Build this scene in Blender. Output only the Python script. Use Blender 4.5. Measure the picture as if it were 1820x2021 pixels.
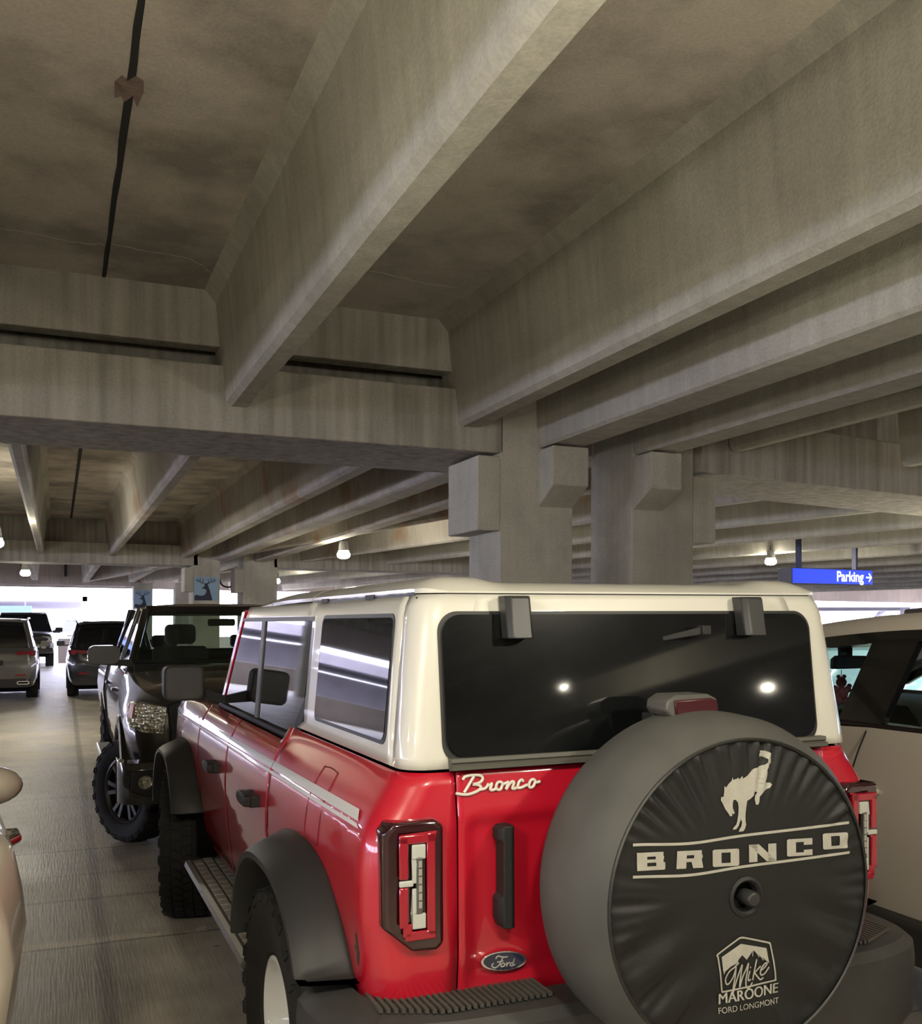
import bpy, bmesh, math, random
from math import sin, cos, tan, pi, atan, atan2, sqrt, radians, exp
from mathutils import Vector, Matrix
from mathutils.geometry import tessellate_polygon
random.seed(7)
for o in list(bpy.data.objects): bpy.data.objects.remove(o)
SC = bpy.context.scene
COL = SC.collection
EYE = 1.74
# ------------------------------------------------------------------ camera
cd = bpy.data.cameras.new('camera'); cam = bpy.data.objects.new('camera', cd); COL.objects.link(cam)
cd.sensor_fit = 'VERTICAL'; cd.sensor_height = 36.0; cd.lens = 36.0 * 1972.0 / 2021.0
cd.shift_y = 214.5 / 2021.0; cd.clip_start = 0.05; cd.clip_end = 400
YAW = atan(798 / 1972.0)
R = Matrix.Rotation(-YAW, 4, 'Z') @ Matrix.Rotation(pi / 2, 4, 'X') @ Matrix.Rotation(-0.0051, 4, 'Z')
cam.matrix_world = Matrix.Translation((0, 0, EYE)) @ R
SC.camera = cam
SC.view_settings.view_transform = 'Standard'; SC.view_settings.look = 'None'
SC.view_settings.gamma = 1.0; SC.view_settings.use_curve_mapping = False
SC.view_settings.exposure = 1.0
# ------------------------------------------------------------------ daylight outside (overcast white sky)
w = bpy.data.worlds.new('sky'); SC.world = w; w.use_nodes = True
bg = w.node_tree.nodes['Background']; bg.inputs[0].default_value = (0.75, 0.76, 1.0, 1); bg.inputs[1].default_value = 9.0
LAMP_COL = (1.0, 0.925, 0.735)
LAMP_E = 620.0
# ------------------------------------------------------------------ materials
def nodes(m):
    m.use_nodes = True
    return m.node_tree.nodes, m.node_tree.links, m.node_tree.nodes['Principled BSDF']
MATS = {}
def mat(name, col, rough=0.5, metal=0.0, spec=0.5, coat=0.0, trans=0.0, noise=0.0, nscale=8.0, bump=0.0, emit=None, estr=0.0, alpha=1.0):
    if name in MATS: return MATS[name]
    m = bpy.data.materials.new(name); N, L, B = nodes(m)
    B.inputs['Base Color'].default_value = (*col, 1); B.inputs['Roughness'].default_value = rough
    B.inputs['Metallic'].default_value = metal; B.inputs['Specular IOR Level'].default_value = spec
    B.inputs['Coat Weight'].default_value = coat; B.inputs['Coat Roughness'].default_value = 0.04
    B.inputs['Transmission Weight'].default_value = trans
    if emit: B.inputs['Emission Color'].default_value = (*emit, 1); B.inputs['Emission Strength'].default_value = estr
    if noise or bump:
        tc = N.new('ShaderNodeTexCoord'); nz = N.new('ShaderNodeTexNoise'); nz.inputs['Scale'].default_value = nscale
        nz.inputs['Detail'].default_value = 5; L.new(tc.outputs['Object'], nz.inputs['Vector'])
        if noise:
            mr = N.new('ShaderNodeMapRange'); mr.inputs[1].default_value = 0.3; mr.inputs[2].default_value = 0.7
            mr.inputs[3].default_value = 1 - noise; mr.inputs[4].default_value = 1 + noise * 0.6
            L.new(nz.outputs[0], mr.inputs[0])
            mx = N.new('ShaderNodeMix'); mx.data_type = 'RGBA'; mx.blend_type = 'MULTIPLY'; mx.inputs[0].default_value = 1
            mx.inputs[6].default_value = (*col, 1); L.new(mr.outputs[0], mx.inputs[7]); L.new(mx.outputs[2], B.inputs['Base Color'])
        if bump:
            bp = N.new('ShaderNodeBump'); bp.inputs['Strength'].default_value = bump; bp.inputs['Distance'].default_value = 0.01
            L.new(nz.outputs[0], bp.inputs['Height']); L.new(bp.outputs[0], B.inputs['Normal'])
    MATS[name] = m
    return m
def glass(name, tint, clear=0.8, rough=0.02):
    m = bpy.data.materials.new(name); m.use_nodes = True; N, L = m.node_tree.nodes, m.node_tree.links
    N.remove(N['Principled BSDF']); out = N['Material Output']
    tr = N.new('ShaderNodeBsdfTransparent'); tr.inputs[0].default_value = (*[c * clear for c in tint], 1)
    gl = N.new('ShaderNodeBsdfGlossy'); gl.inputs['Roughness'].default_value = rough
    fr = N.new('ShaderNodeFresnel'); fr.inputs[0].default_value = 1.52
    ge = N.new('ShaderNodeNewGeometry'); fk = N.new('ShaderNodeMath'); fk.operation = 'MULTIPLY_ADD'; fk.inputs[1].default_value = -1; fk.inputs[2].default_value = 1
    L.new(ge.outputs['Backfacing'], fk.inputs[0]); fm = N.new('ShaderNodeMath'); fm.operation = 'MULTIPLY'; L.new(fr.outputs[0], fm.inputs[0]); L.new(fk.outputs[0], fm.inputs[1])
    mx = N.new('ShaderNodeMixShader'); L.new(fm.outputs[0], mx.inputs[0]); L.new(tr.outputs[0], mx.inputs[1]); L.new(gl.outputs[0], mx.inputs[2])
    L.new(mx.outputs[0], out.inputs[0]); MATS[name] = m
    return m
def concrete(name, base, dark, streak=0.0, patch=1.0, rust=0.0, scale=0.45, crack=None):
    """grey cast concrete with cloudy patches, fine grain and vertical run marks"""
    m = bpy.data.materials.new(name); N, L, B = nodes(m); B.inputs['Roughness'].default_value = 0.9; B.inputs['Specular IOR Level'].default_value = 0.2
    tc = N.new('ShaderNodeTexCoord')
    n1 = N.new('ShaderNodeTexNoise'); n1.inputs['Scale'].default_value = scale; n1.inputs['Detail'].default_value = 7; n1.inputs['Roughness'].default_value = 0.6
    L.new(tc.outputs['Object'], n1.inputs['Vector'])
    r1 = N.new('ShaderNodeValToRGB'); r1.color_ramp.elements[0].position = 0.39; r1.color_ramp.elements[1].position = 0.58
    r1.color_ramp.elements[0].color = (*dark, 1); r1.color_ramp.elements[1].color = (*base, 1)
    L.new(n1.outputs[0], r1.inputs[0]); cur = r1.outputs[0]
    n2 = N.new('ShaderNodeTexNoise'); n2.inputs['Scale'].default_value = 60; n2.inputs['Detail'].default_value = 3; L.new(tc.outputs['Object'], n2.inputs['Vector'])
    def mul(cur, fac, lo, hi, a=0.3, b=0.7):
        mr = N.new('ShaderNodeMapRange'); mr.inputs[1].default_value = a; mr.inputs[2].default_value = b
        mr.inputs[3].default_value = lo; mr.inputs[4].default_value = hi; L.new(fac, mr.inputs[0])
        mx = N.new('ShaderNodeMix'); mx.data_type = 'RGBA'; mx.blend_type = 'MULTIPLY'; mx.inputs[0].default_value = 1
        L.new(cur, mx.inputs[6]); L.new(mr.outputs[0], mx.inputs[7])
        return mx.outputs[2]
    cur = mul(cur, n2.outputs[0], 0.9, 1.08)
    if streak:
        mp = N.new('ShaderNodeMapping'); mp.inputs['Scale'].default_value = (7, 7, 0.35); L.new(tc.outputs['Object'], mp.inputs[0])
        n3 = N.new('ShaderNodeTexNoise'); n3.inputs['Scale'].default_value = 1.6; n3.inputs['Detail'].default_value = 5; L.new(mp.outputs[0], n3.inputs['Vector'])
        cur = mul(cur, n3.outputs[0], 1 - streak, 1 + streak * 0.7)
    if rust:
        n4 = N.new('ShaderNodeTexNoise'); n4.inputs['Scale'].default_value = 1.3; L.new(tc.outputs['Object'], n4.inputs['Vector'])
        mr = N.new('ShaderNodeMapRange'); mr.inputs[1].default_value = 0.56; mr.inputs[2].default_value = 0.68; mr.inputs[3].default_value = 0; mr.inputs[4].default_value = rust; L.new(n4.outputs[0], mr.inputs[0])
        mx = N.new('ShaderNodeMix'); mx.data_type = 'RGBA'; L.new(mr.outputs[0], mx.inputs[0]); L.new(cur, mx.inputs[6]); mx.inputs[7].default_value = (0.36, 0.2, 0.1, 1); cur = mx.outputs[2]
    L.new(cur, B.inputs['Base Color'])
    bp = N.new('ShaderNodeBump'); bp.inputs['Strength'].default_value = 0.25; bp.inputs['Distance'].default_value = 0.01; L.new(n2.outputs[0], bp.inputs['Height']); L.new(bp.outputs[0], B.inputs['Normal'])
    MATS[name] = m
    return m
# ------------------------------------------------------------------ mesh helpers
class MB:
    def __init__(s): s.v = []; s.f = []
    def add(s, vs, fs):
        b = len(s.v); s.v += [tuple(p) for p in vs]; s.f += [tuple(b + i for i in f) for f in fs]; return s
    def box(s, x0, x1, y0, y1, z0, z1):
        vs = [(x, y, z) for z in (z0, z1) for y in (y0, y1) for x in (x0, x1)]
        return s.add(vs, [(0, 2, 3, 1), (4, 5, 7, 6), (0, 1, 5, 4), (2, 6, 7, 3), (0, 4, 6, 2), (1, 3, 7, 5)])
    def hexa(s, a, b):
        """a, b: two quads (lists of 4 points), joined"""
        return s.add(list(a) + list(b), [(3, 2, 1, 0), (4, 5, 6, 7), (0, 1, 5, 4), (1, 2, 6, 5), (2, 3, 7, 6), (3, 0, 4, 7)])
    def loft(s, rings, closed=True, caps=True):
        n = len(rings[0]); vs = [p for r in rings for p in r]; fs = []
        for i in range(len(rings) - 1):
            for j in range(n if closed else n - 1):
                a = i * n + j; b = i * n + (j + 1) % n; fs.append((a, b, b + n, a + n))
        if caps and closed:
            fs.append(tuple(range(n - 1, -1, -1))); fs.append(tuple((len(rings) - 1) * n + j for j in range(n)))
        return s.add(vs, fs)
    def prism(s, poly, axis, a, b):
        """2D polygon extruded along axis from a to b ('x': poly=(y,z); 'y': (x,z); 'z': (x,y))"""
        f = {'x': lambda p, t: (t, p[0], p[1]), 'y': lambda p, t: (p[0], t, p[1]), 'z': lambda p, t: (p[0], p[1], t)}[axis]
        n = len(poly); vs = [f(p, a) for p in poly] + [f(p, b) for p in poly]
        fs = [(j, (j + 1) % n, (j + 1) % n + n, j + n) for j in range(n)]
        tri = tessellate_polygon([[Vector((p[0], p[1], 0)) for p in poly]])
        for t in tri: fs.append(tuple(t)); fs.append(tuple(i + n for i in reversed(t)))
        return s.add(vs, fs)
    def lathe(s, prof, axis='x', c=(0, 0, 0), n=32, closed=False):
        """prof: (radius, along) list"""
        rings = []
        for k in range(n):
            a = 2 * pi * k / n; r = []
            for rad, t in prof:
                u, w2 = rad * cos(a), rad * sin(a)
                r.append({'x': (c[0] + t, c[1] + u, c[2] + w2), 'y': (c[0] + u, c[1] + t, c[2] + w2), 'z': (c[0] + u, c[1] + w2, c[2] + t)}[axis])
            rings.append(r)
        m = len(prof); vs = [p for r in rings for p in r]; fs = []
        for k in range(n):
            for j in range(m if closed else m - 1):
                a = k * m + j; b = k * m + (j + 1) % m; c2 = ((k + 1) % n) * m
                fs.append((a, b, c2 + (j + 1) % m, c2 + j))
        return s.add(vs, fs)
    def cyl(s, p0, p1, r0, r1=None, n=12):
        r1 = r0 if r1 is None else r1; p0, p1 = Vector(p0), Vector(p1); d = (p1 - p0).normalized()
        a = d.orthogonal().normalized(); b = d.cross(a)
        rings = [[p + (a * cos(2 * pi * k / n) + b * sin(2 * pi * k / n)) * r for k in range(n)] for p, r in ((p0, r0), (p1, r1))]
        return s.loft(rings)
    def tube(s, pts, r, n=8):
        pts = [Vector(p) for p in pts]; rings = []; up = None
        for i, p in enumerate(pts):
            d = (pts[min(i + 1, len(pts) - 1)] - pts[max(i - 1, 0)]).normalized()
            up = d.orthogonal().normalized() if up is None else (up - d * up.dot(d)).normalized()
            b = d.cross(up); rr = r[i] if isinstance(r, (list, tuple)) else r
            rings.append([p + (up * cos(2 * pi * k / n) + b * sin(2 * pi * k / n)) * rr for k in range(n)])
        return s.loft(rings)
    def grid(s, fn, us, vs):
        n = len(vs); pts = [fn(u, v) for u in us for v in vs]
        return s.add(pts, [(i * n + j, i * n + j + 1, (i + 1) * n + j + 1, (i + 1) * n + j) for i in range(len(us) - 1) for j in range(n - 1)])
    def ball(s, c, r, n=12, sc=(1, 1, 1)):
        m = n // 2; rings = [[(c[0] + r * sc[0] * sin(pi * i / m) * cos(2 * pi * k / n), c[1] + r * sc[1] * sin(pi * i / m) * sin(2 * pi * k / n), c[2] + r * sc[2] * cos(pi * i / m)) for k in range(n)] for i in range(m, -1, -1)]
        rings[0] = [(p[0], p[1], p[2]) for p in rings[0]]
        return s.loft(rings, True, False)
    def mirror_x(s):
        n = len(s.v); s.v += [(-x, y, z) for x, y, z in s.v]; s.f += [tuple(i + n for i in reversed(f)) for f in s.f]; return s
    def xf(s, M): s.v = [tuple(M @ Vector(p)) for p in s.v]; return s
    def build(s, name, m, parent=None, smooth=35, bevel=0.0, seg=2, solid=0.0, weld=True, fixn=True):
        me = bpy.data.meshes.new(name); me.from_pydata(s.v, [], s.f)
        bm = bmesh.new(); bm.from_mesh(me)
        if weld: bmesh.ops.remove_doubles(bm, verts=bm.verts, dist=1e-5)
        if fixn: bmesh.ops.recalc_face_normals(bm, faces=bm.faces)
        bm.to_mesh(me); bm.free()
        if smooth:
            for p in me.polygons: p.use_smooth = True
            me.set_sharp_from_angle(angle=radians(smooth))
        if m: me.materials.append(MATS[m] if isinstance(m, str) else m)
        o = bpy.data.objects.new(name, me); COL.objects.link(o)
        if parent: o.parent = parent
        if solid:
            md = o.modifiers.new('thickness', 'SOLIDIFY'); md.thickness = solid; md.offset = -1
        if bevel:
            md = o.modifiers.new('edges', 'BEVEL'); md.width = bevel; md.segments = seg; md.limit_method = 'ANGLE'; md.angle_limit = radians(30)
        return o
def thing(name, label, cat, loc=(0, 0, 0), rz=0, group=None):
    o = bpy.data.objects.new(name, None); COL.objects.link(o); o.empty_display_size = 0.2
    o.location = loc; o.rotation_euler = (0, 0, rz); o['label'] = label; o['category'] = cat
    if group: o['group'] = group
    return o
def tag(o, label, cat, group=None):
    o['label'] = label; o['category'] = cat
    if group: o['group'] = group
    return o
def struct(o): o['kind'] = 'structure'; return o
def catmull(pts, k=6, closed=False):
    P = [Vector(p) for p in pts]; out = []; n = len(P)
    for i in range(n if closed else n - 1):
        if closed: a, b, c, d = P[i - 1], P[i], P[(i + 1) % n], P[(i + 2) % n]
        else: a, b, c, d = P[max(i - 1, 0)], P[i], P[i + 1], P[min(i + 2, n - 1)]
        for q in range(k):
            t = q / k; out.append(0.5 * ((2 * b) + (c - a) * t + (2 * a - 5 * b + 4 * c - d) * t * t + (3 * b - a - 3 * c + d) * t ** 3))
    if not closed: out.append(P[-1])
    return out
def lerp(a, b, t): return a + (b - a) * t
def interp(tab, x):
    if x <= tab[0][0]: return tab[0][1]
    for (a, va), (b, vb) in zip(tab, tab[1:]):
        if x <= b: return va + (vb - va) * (x - a) / (b - a)
    return tab[-1][1]
def lin(a, b, n): return [a + (b - a) * i / n for i in range(n + 1)]
def rrect(x0, x1, z0, z1, r, k=5):
    pts = []
    for cx, cz, a0 in ((x1 - r, z1 - r, 0), (x0 + r, z1 - r, 90), (x0 + r, z0 + r, 180), (x1 - r, z0 + r, 270)):
        for q in range(k + 1):
            a = radians(a0 + 90 * q / k); pts.append((cx + r * cos(a), cz + r * sin(a)))
    return pts
def text_mesh(txt, size, bold=0.0, align='LEFT'):
    c = bpy.data.curves.new('letters', 'FONT'); c.body = txt; c.size = size; c.align_x = align; c.offset = bold; c.resolution_u = 4
    o = bpy.data.objects.new('letters', c); COL.objects.link(o)
    me = bpy.data.meshes.new_from_object(o.evaluated_get(bpy.context.evaluated_depsgraph_get()))
    bpy.data.objects.remove(o); bpy.data.curves.remove(c)
    vs = [tuple(v.co) for v in me.vertices]; fs = [tuple(p.vertices) for p in me.polygons]; bpy.data.meshes.remove(me)
    return vs, fs
def ribbon(mb, pts, wid, put, k=6, smooth=True):
    """flat pen stroke: pts in 2D, put maps 2D to 3D"""
    P = catmull([(p[0], p[1], 0) for p in pts], k) if smooth else [Vector((p[0], p[1], 0)) for p in pts]
    L_, R_ = [], []
    for i, p in enumerate(P):
        d = (P[min(i + 1, len(P) - 1)] - P[max(i - 1, 0)]); d = d.normalized() if d.length else Vector((1, 0, 0))
        n = Vector((-d.y, d.x, 0)) * (wid / 2); L_.append(put(p.x + n.x, p.y + n.y)); R_.append(put(p.x - n.x, p.y - n.y))
    n = len(P); mb.add(L_ + R_, [(i, i + 1, n + i + 1, n + i) for i in range(n - 1)])
    for p in (P[0], P[-1]):
        c = [put(p.x + wid / 2 * cos(2 * pi * q / 8), p.y + wid / 2 * sin(2 * pi * q / 8)) for q in range(8)]
        mb.add(c, [tuple(range(8))])
# ------------------------------------------------------------------ material library
concrete('soffit_concrete', (0.58, 0.53, 0.46), (0.32, 0.29, 0.255), scale=1.1)
concrete('beam_concrete', (0.52, 0.505, 0.435), (0.40, 0.385, 0.33), streak=0.12, scale=0.6)
concrete('girder_concrete', (0.46, 0.435, 0.385), (0.35, 0.33, 0.29), streak=0.30, scale=0.5)
concrete('column_concrete', (0.52, 0.50, 0.43), (0.40, 0.38, 0.33), streak=0.08, scale=1.2)
concrete('rusty_beam_concrete', (0.48, 0.45, 0.40), (0.36, 0.335, 0.29), streak=0.12, rust=0.6, scale=0.6)
concrete('parapet_concrete', (0.5, 0.45, 0.42), (0.4, 0.36, 0.34), streak=0.1)
mat('red_paint', (0.45, 0.006, 0.022), 0.32, coat=1.0, spec=0.5)
mat('white_paint', (0.60, 0.585, 0.53), 0.35, coat=0.8)
mat('trim_black', (0.014, 0.014, 0.0145), 0.55, spec=0.4, bump=0.15, nscale=300)
mat('flare_black', (0.022, 0.022, 0.023), 0.5, spec=0.45)
mat('rubber', (0.016, 0.0155, 0.015), 0.75, spec=0.3, noise=0.3, nscale=12)
mat('seal_black', (0.012, 0.012, 0.012), 0.45)
mat('void_black', (0.004, 0.004, 0.004), 0.9, spec=0.1)
mat('dark_glass', (0.006, 0.007, 0.008), 0.03, spec=0.5)
mat('dusty_glass', (0.004, 0.0045, 0.005), 0.25, spec=0.06, coat=0.7, noise=0.3, nscale=14)
mat('chrome', (0.8, 0.8, 0.8), 0.12, metal=1.0)
mat('dull_metal', (0.4, 0.39, 0.37), 0.35, metal=1.0)
mat('rim_white', (0.6, 0.6, 0.58), 0.35, coat=0.5)
mat('black_rim', (0.02, 0.02, 0.02), 0.3, coat=0.6)
mat('lamp_red', (0.30, 0.006, 0.02), 0.12, coat=1.0)
mat('lamp_red_dark', (0.025, 0.003, 0.006), 0.1, coat=1.0)
mat('lamp_white', (0.45, 0.46, 0.43), 0.25, coat=1.0)
mat('lamp_smoke', (0.08, 0.075, 0.07), 0.15, coat=1.0)
mat('step_dark', (0.10, 0.098, 0.09), 0.6, noise=0.4, nscale=25)
mat('step_edge', (0.55, 0.54, 0.5), 0.35, metal=0.8)
mat('bumper_plastic', (0.038, 0.037, 0.036), 0.55, noise=0.3, nscale=6)
mat('badge_white', (0.62, 0.59, 0.53), 0.35)
mat('badge_blue', (0.008, 0.012, 0.05), 0.2, coat=1.0)
mat('seat_cloth', (0.03, 0.03, 0.032), 0.85)
mat('cabin_dark', (0.02, 0.02, 0.02), 0.8)
# ================================================================== the garage
TILT = 0.0115
TM = Matrix.Translation((0, 0, EYE)) @ Matrix.Rotation(TILT, 4, 'Y')
# structure coordinates: z measured from eye height, slightly out of level with the parking deck
def SB(mb, name, m, **k): return struct(mb.xf(TM).build(name, m, **k))
CEIL = 2.37
# floor: broom-finished slab with joints, stains and drips
def floor_mat():
    m = bpy.data.materials.new('deck_concrete'); N, L, B = nodes(m); B.inputs['Specular IOR Level'].default_value = 0.35
    tc = N.new('ShaderNodeTexCoord'); sep = N.new('ShaderNodeSeparateXYZ'); L.new(tc.outputs['Object'], sep.inputs[0])
    n1 = N.new('ShaderNodeTexNoise'); n1.inputs['Scale'].default_value = 1.1; n1.inputs['Detail'].default_value = 8; n1.inputs['Roughness'].default_value = 0.62; L.new(tc.outputs['Object'], n1.inputs['Vector'])
    r1 = N.new('ShaderNodeValToRGB'); e = r1.color_ramp.elements
    e[0].position = 0.33; e[0].color = (0.38, 0.345, 0.275, 1); e[1].position = 0.66; e[1].color = (0.74, 0.68, 0.56, 1)
    L.new(n1.outputs[0], r1.inputs[0])
    mp = N.new('ShaderNodeMapping'); mp.inputs['Scale'].default_value = (60, 2.5, 1); L.new(tc.outputs['Object'], mp.inputs[0])
    n2 = N.new('ShaderNodeTexNoise'); n2.inputs['Scale'].default_value = 1.5; n2.inputs['Detail'].default_value = 4; L.new(mp.outputs[0], n2.inputs['Vector'])
    def M(op, a, b=None, c=None):
        q = N.new('ShaderNodeMath'); q.operation = op
        for i, x in enumerate((a, b, c)):
            if x is None: continue
            if isinstance(x, (int, float)): q.inputs[i].default_value = x
            else: L.new(x, q.inputs[i])
        return q.outputs[0]
    wob = N.new('ShaderNodeTexNoise'); wob.inputs['Scale'].default_value = 3; L.new(tc.outputs['Object'], wob.inputs['Vector'])
    w0 = M('MULTIPLY', M('SUBTRACT', wob.outputs[0], 0.5), 0.03)
    X, Y = M('ADD', sep.outputs[0], w0), M('ADD', sep.outputs[1], w0)
    def line(c, pos, wd, soft):
        d = M('ABSOLUTE', M('SUBTRACT', c, pos)); mr = N.new('ShaderNodeMapRange'); mr.inputs[1].default_value = wd; mr.inputs[2].default_value = wd + soft
        mr.inputs[3].default_value = 1; mr.inputs[4].default_value = 0; L.new(d, mr.inputs[0]); return mr.outputs[0]
    Xs = M('SUBTRACT', X, M('MULTIPLY', M('SUBTRACT', sep.outputs[1], 8.0), 0.006))
    j = line(Xs, 0.235, 0.02, 0.03)
    fine = None
    for p in (5.76, 8.19): fine = line(Y, p, 0.006, 0.012) if fine is None else M('MAXIMUM', fine, line(Y, p, 0.006, 0.012))
    for p in (3.35, 10.7, 13.2, 15.7, 18.2, 20.7): fine = M('MAXIMUM', fine, line(Y, p, 0.004, 0.01))
    soft = M('MAXIMUM', M('MULTIPLY', line(Y, 7.38, 0.01, 0.03), 0.35), M('MULTIPLY', line(Y, 6.72, 0.01, 0.03), 0.5))
    # pale efflorescence along the near joint
    eff = M('MULTIPLY', line(Y, 5.82, 0.02, 0.07), M('GREATER_THAN', n1.outputs[0], 0.5))
    k = M('SUBTRACT', 1.0, M('MINIMUM', 0.85, M('ADD', M('MULTIPLY', j, 0.42), M('ADD', M('MULTIPLY', fine, 0.6), M('MULTIPLY', soft, 0.6)))))
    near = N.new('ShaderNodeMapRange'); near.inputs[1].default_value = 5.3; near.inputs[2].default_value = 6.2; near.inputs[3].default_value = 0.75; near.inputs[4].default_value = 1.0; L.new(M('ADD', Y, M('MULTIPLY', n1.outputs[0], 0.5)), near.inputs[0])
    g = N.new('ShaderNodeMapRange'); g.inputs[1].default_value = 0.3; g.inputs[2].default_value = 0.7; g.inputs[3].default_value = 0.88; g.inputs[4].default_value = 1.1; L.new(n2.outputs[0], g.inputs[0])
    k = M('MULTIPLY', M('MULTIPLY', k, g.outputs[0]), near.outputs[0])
    k = M('ADD', k, M('MULTIPLY', eff, 0.35))
    # oil spots and crumbs
    vo = N.new('ShaderNodeTexVoronoi'); vo.inputs['Scale'].default_value = 1.7; L.new(tc.outputs['Object'], vo.inputs['Vector'])
    sp = N.new('ShaderNodeMapRange'); sp.inputs[1].default_value = 0.012; sp.inputs[2].default_value = 0.035; sp.inputs[3].default_value = 0.35; sp.inputs[4].default_value = 1; L.new(vo.outputs['Distance'], sp.inputs[0])
    k = M('MULTIPLY', k, sp.outputs[0])
    mx = N.new('ShaderNodeMix'); mx.data_type = 'RGBA'; mx.blend_type = 'MULTIPLY'; mx.inputs[0].default_value = 1; L.new(r1.outputs[0], mx.inputs[6]); L.new(k, mx.inputs[7])
    L.new(mx.outputs[2], B.inputs['Base Color'])
    rr = N.new('ShaderNodeMapRange'); rr.inputs[3].default_value = 0.3; rr.inputs[4].default_value = 0.6; L.new(n1.outputs[0], rr.inputs[0]); L.new(rr.outputs[0], B.inputs['Roughness'])
    bp = N.new('ShaderNodeBump'); bp.inputs['Strength'].default_value = 0.2; bp.inputs['Distance'].default_value = 0.01; L.new(n2.outputs[0], bp.inputs['Height']); L.new(bp.outputs[0], B.inputs['Normal'])
    return m
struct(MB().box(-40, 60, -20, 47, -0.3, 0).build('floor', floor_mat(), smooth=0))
mat('sunlit_deck', (0.34, 0.33, 0.35), 0.8, noise=0.1)
struct(MB().box(-70, 110, 47.0, 140, -0.35, -0.05).build('floor', MATS['sunlit_deck'], smooth=0))
# soffit of the deck above, in tee flanges with dark joints
def flange(x0, x1, y0, y1): SB(MB().box(x0, x1, y0, y1, CEIL, CEIL + 0.12), 'ceiling', 'soffit_concrete', smooth=0)
XJ = [-31.0, -23.0, -15.0, -11.3, -7.25, -3.48, 0.285, 4.15]
for a, b in zip(XJ, XJ[1:]):
    flange(a + 0.012, b - 0.012, -16, 7.45); flange(a + 0.012, b - 0.012, 8.1, 24.3); flange(a + 0.012, b - 0.012, 25.0, 41.2)
for a, b in ((4.15, 9), (9, 16), (16, 26), (26, 52)):
    flange(a + 0.012, b - 0.012, -16, 7.45)
    flange(a + 0.012, b - 0.012, 8.1, 46.0)
SB(MB().box(-31, 52, -16, 46, CEIL + 0.121, CEIL + 0.3), 'ceiling', mat('topping', (0.05, 0.05, 0.05), 0.9), smooth=0)
# flange weld plates at the joint
for y in (10.15, 12.2):
    SB(MB().box(-0.13, 0.66, y - 0.02, y + 0.02, CEIL - 0.012, CEIL), 'ceiling_joint', mat('joint_dark', (0.03, 0.03, 0.03), 0.9), smooth=0)
jl = [(.268 + random.uniform(-.004, .006), y) for y in lin(-16, 7.25, 90)]; jr = [(.296 + random.uniform(-.006, .008), y) for y in lin(-16, 7.25, 90)]
SB(MB().add([(x, y, CEIL - .004) for x, y in jl] + [(x, y, CEIL - .004) for x, y in jr], [(i, i + 1, 92 + i, 91 + i) for i in range(90)]), 'ceiling_joint', 'joint_dark', smooth=0)
mat('lime_crack', (0.72, 0.66, 0.58), 0.9)
for pts, r in (([(-.55, 6.62), (-.2, 6.60), (.1, 6.66), (.26, 6.62)], .006), ([(.30, 6.60), (.52, 6.64), (.75, 6.66), (.93, 6.86), (.99, 7.2)], .006), ([(1.72, 6.42), (2.0, 6.44), (2.3, 6.50), (2.6, 6.52)], .010), ([(-.4, 2.9), (0.0, 3.0), (.2, 3.3)], .005)):
    c_ = [(p.x + random.uniform(-.006, .006), p.y + random.uniform(-.012, .012)) for p in catmull([(a, q, 0) for a, q in pts], 8)]; n_ = len(c_)
    SB(MB().add([(x, y - r, CEIL - .002) for x, y in c_] + [(x, y + r * random.uniform(.3, 1.2), CEIL - .002) for x, y in c_], [(i, i + 1, n_ + i + 1, n_ + i) for i in range(n_ - 1)]), 'ceiling_crack', 'lime_crack', smooth=0)
SB(MB().box(0.262, 0.308, 8.2, 24.3, CEIL - 0.004, CEIL), 'ceiling_joint', 'joint_dark', smooth=0)
SB(MB().prism([(0.218, 4.62), (0.245, 4.55), (0.27, 4.58), (0.30, 4.53), (0.335, 4.56), (0.34, 4.66), (0.325, 4.80), (0.30, 4.70), (0.27, 4.77), (0.25, 4.72), (0.225, 4.75)], 'z', CEIL - 0.006, CEIL), 'ceiling_joint', mat('rust_patch', (0.26, 0.19, 0.165), 0.9, noise=0.4, nscale=20), smooth=0)
def stem(x0, x1, y0, y1, zb=1.545, taper=0.06, m='beam_concrete', cham=0.03, ang=0.0, piv=None, zt=None):
    zt = CEIL if zt is None else zt
    P = [(x0 - taper - 0.10, zt + 0.01), (x0 - taper - 0.012, zt - 0.09), (x0 - 0.004, zb + cham), (x0 + cham * 1.1, zb), (x1 - 0.012, zb), (x1, zb + 0.015), (x1 + taper + 0.012, zt - 0.09), (x1 + taper + 0.10, zt + 0.01)]
    b = MB().prism(P, 'y', y0, y1)
    if ang: b.xf(Matrix.Translation(piv) @ Matrix.Rotation(ang, 4, 'Z') @ Matrix.Translation(-Vector(piv)))
    return SB(b, 'ceiling_beam', m, smooth=20)
for x0, x1 in ((1.108, 1.26), (2.885, 3.06), (-0.74, -0.61), (-2.45, -2.3), (-4.0, -3.85), (-6.0, -5.85), (-8.0, -7.85), (-10, -9.85), (-12, -11.85)):
    stem(x0, x1, -16, 7.46)
for x0, x1 in ((1.10, 1.24), (2.72, 2.90), (-0.41, -0.29), (-2.2, -2.05), (-3.95, -3.8), (-5.9, -5.75), (-7.9, -7.75), (-9.9, -9.75)):
    stem(x0, x1, 8.1, 24.5, m='rusty_beam_concrete' if x0 > 1 else 'beam_concrete')
for x0, x1 in ((-6.0, -5.8), (-4.25, -4.05), (-2.55, -2.35), (-0.85, -0.65), (0.9, 1.1), (2.5, 2.7), (4.3, 4.5)):
    stem(x0, x1, 25.1, 39.5)
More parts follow.
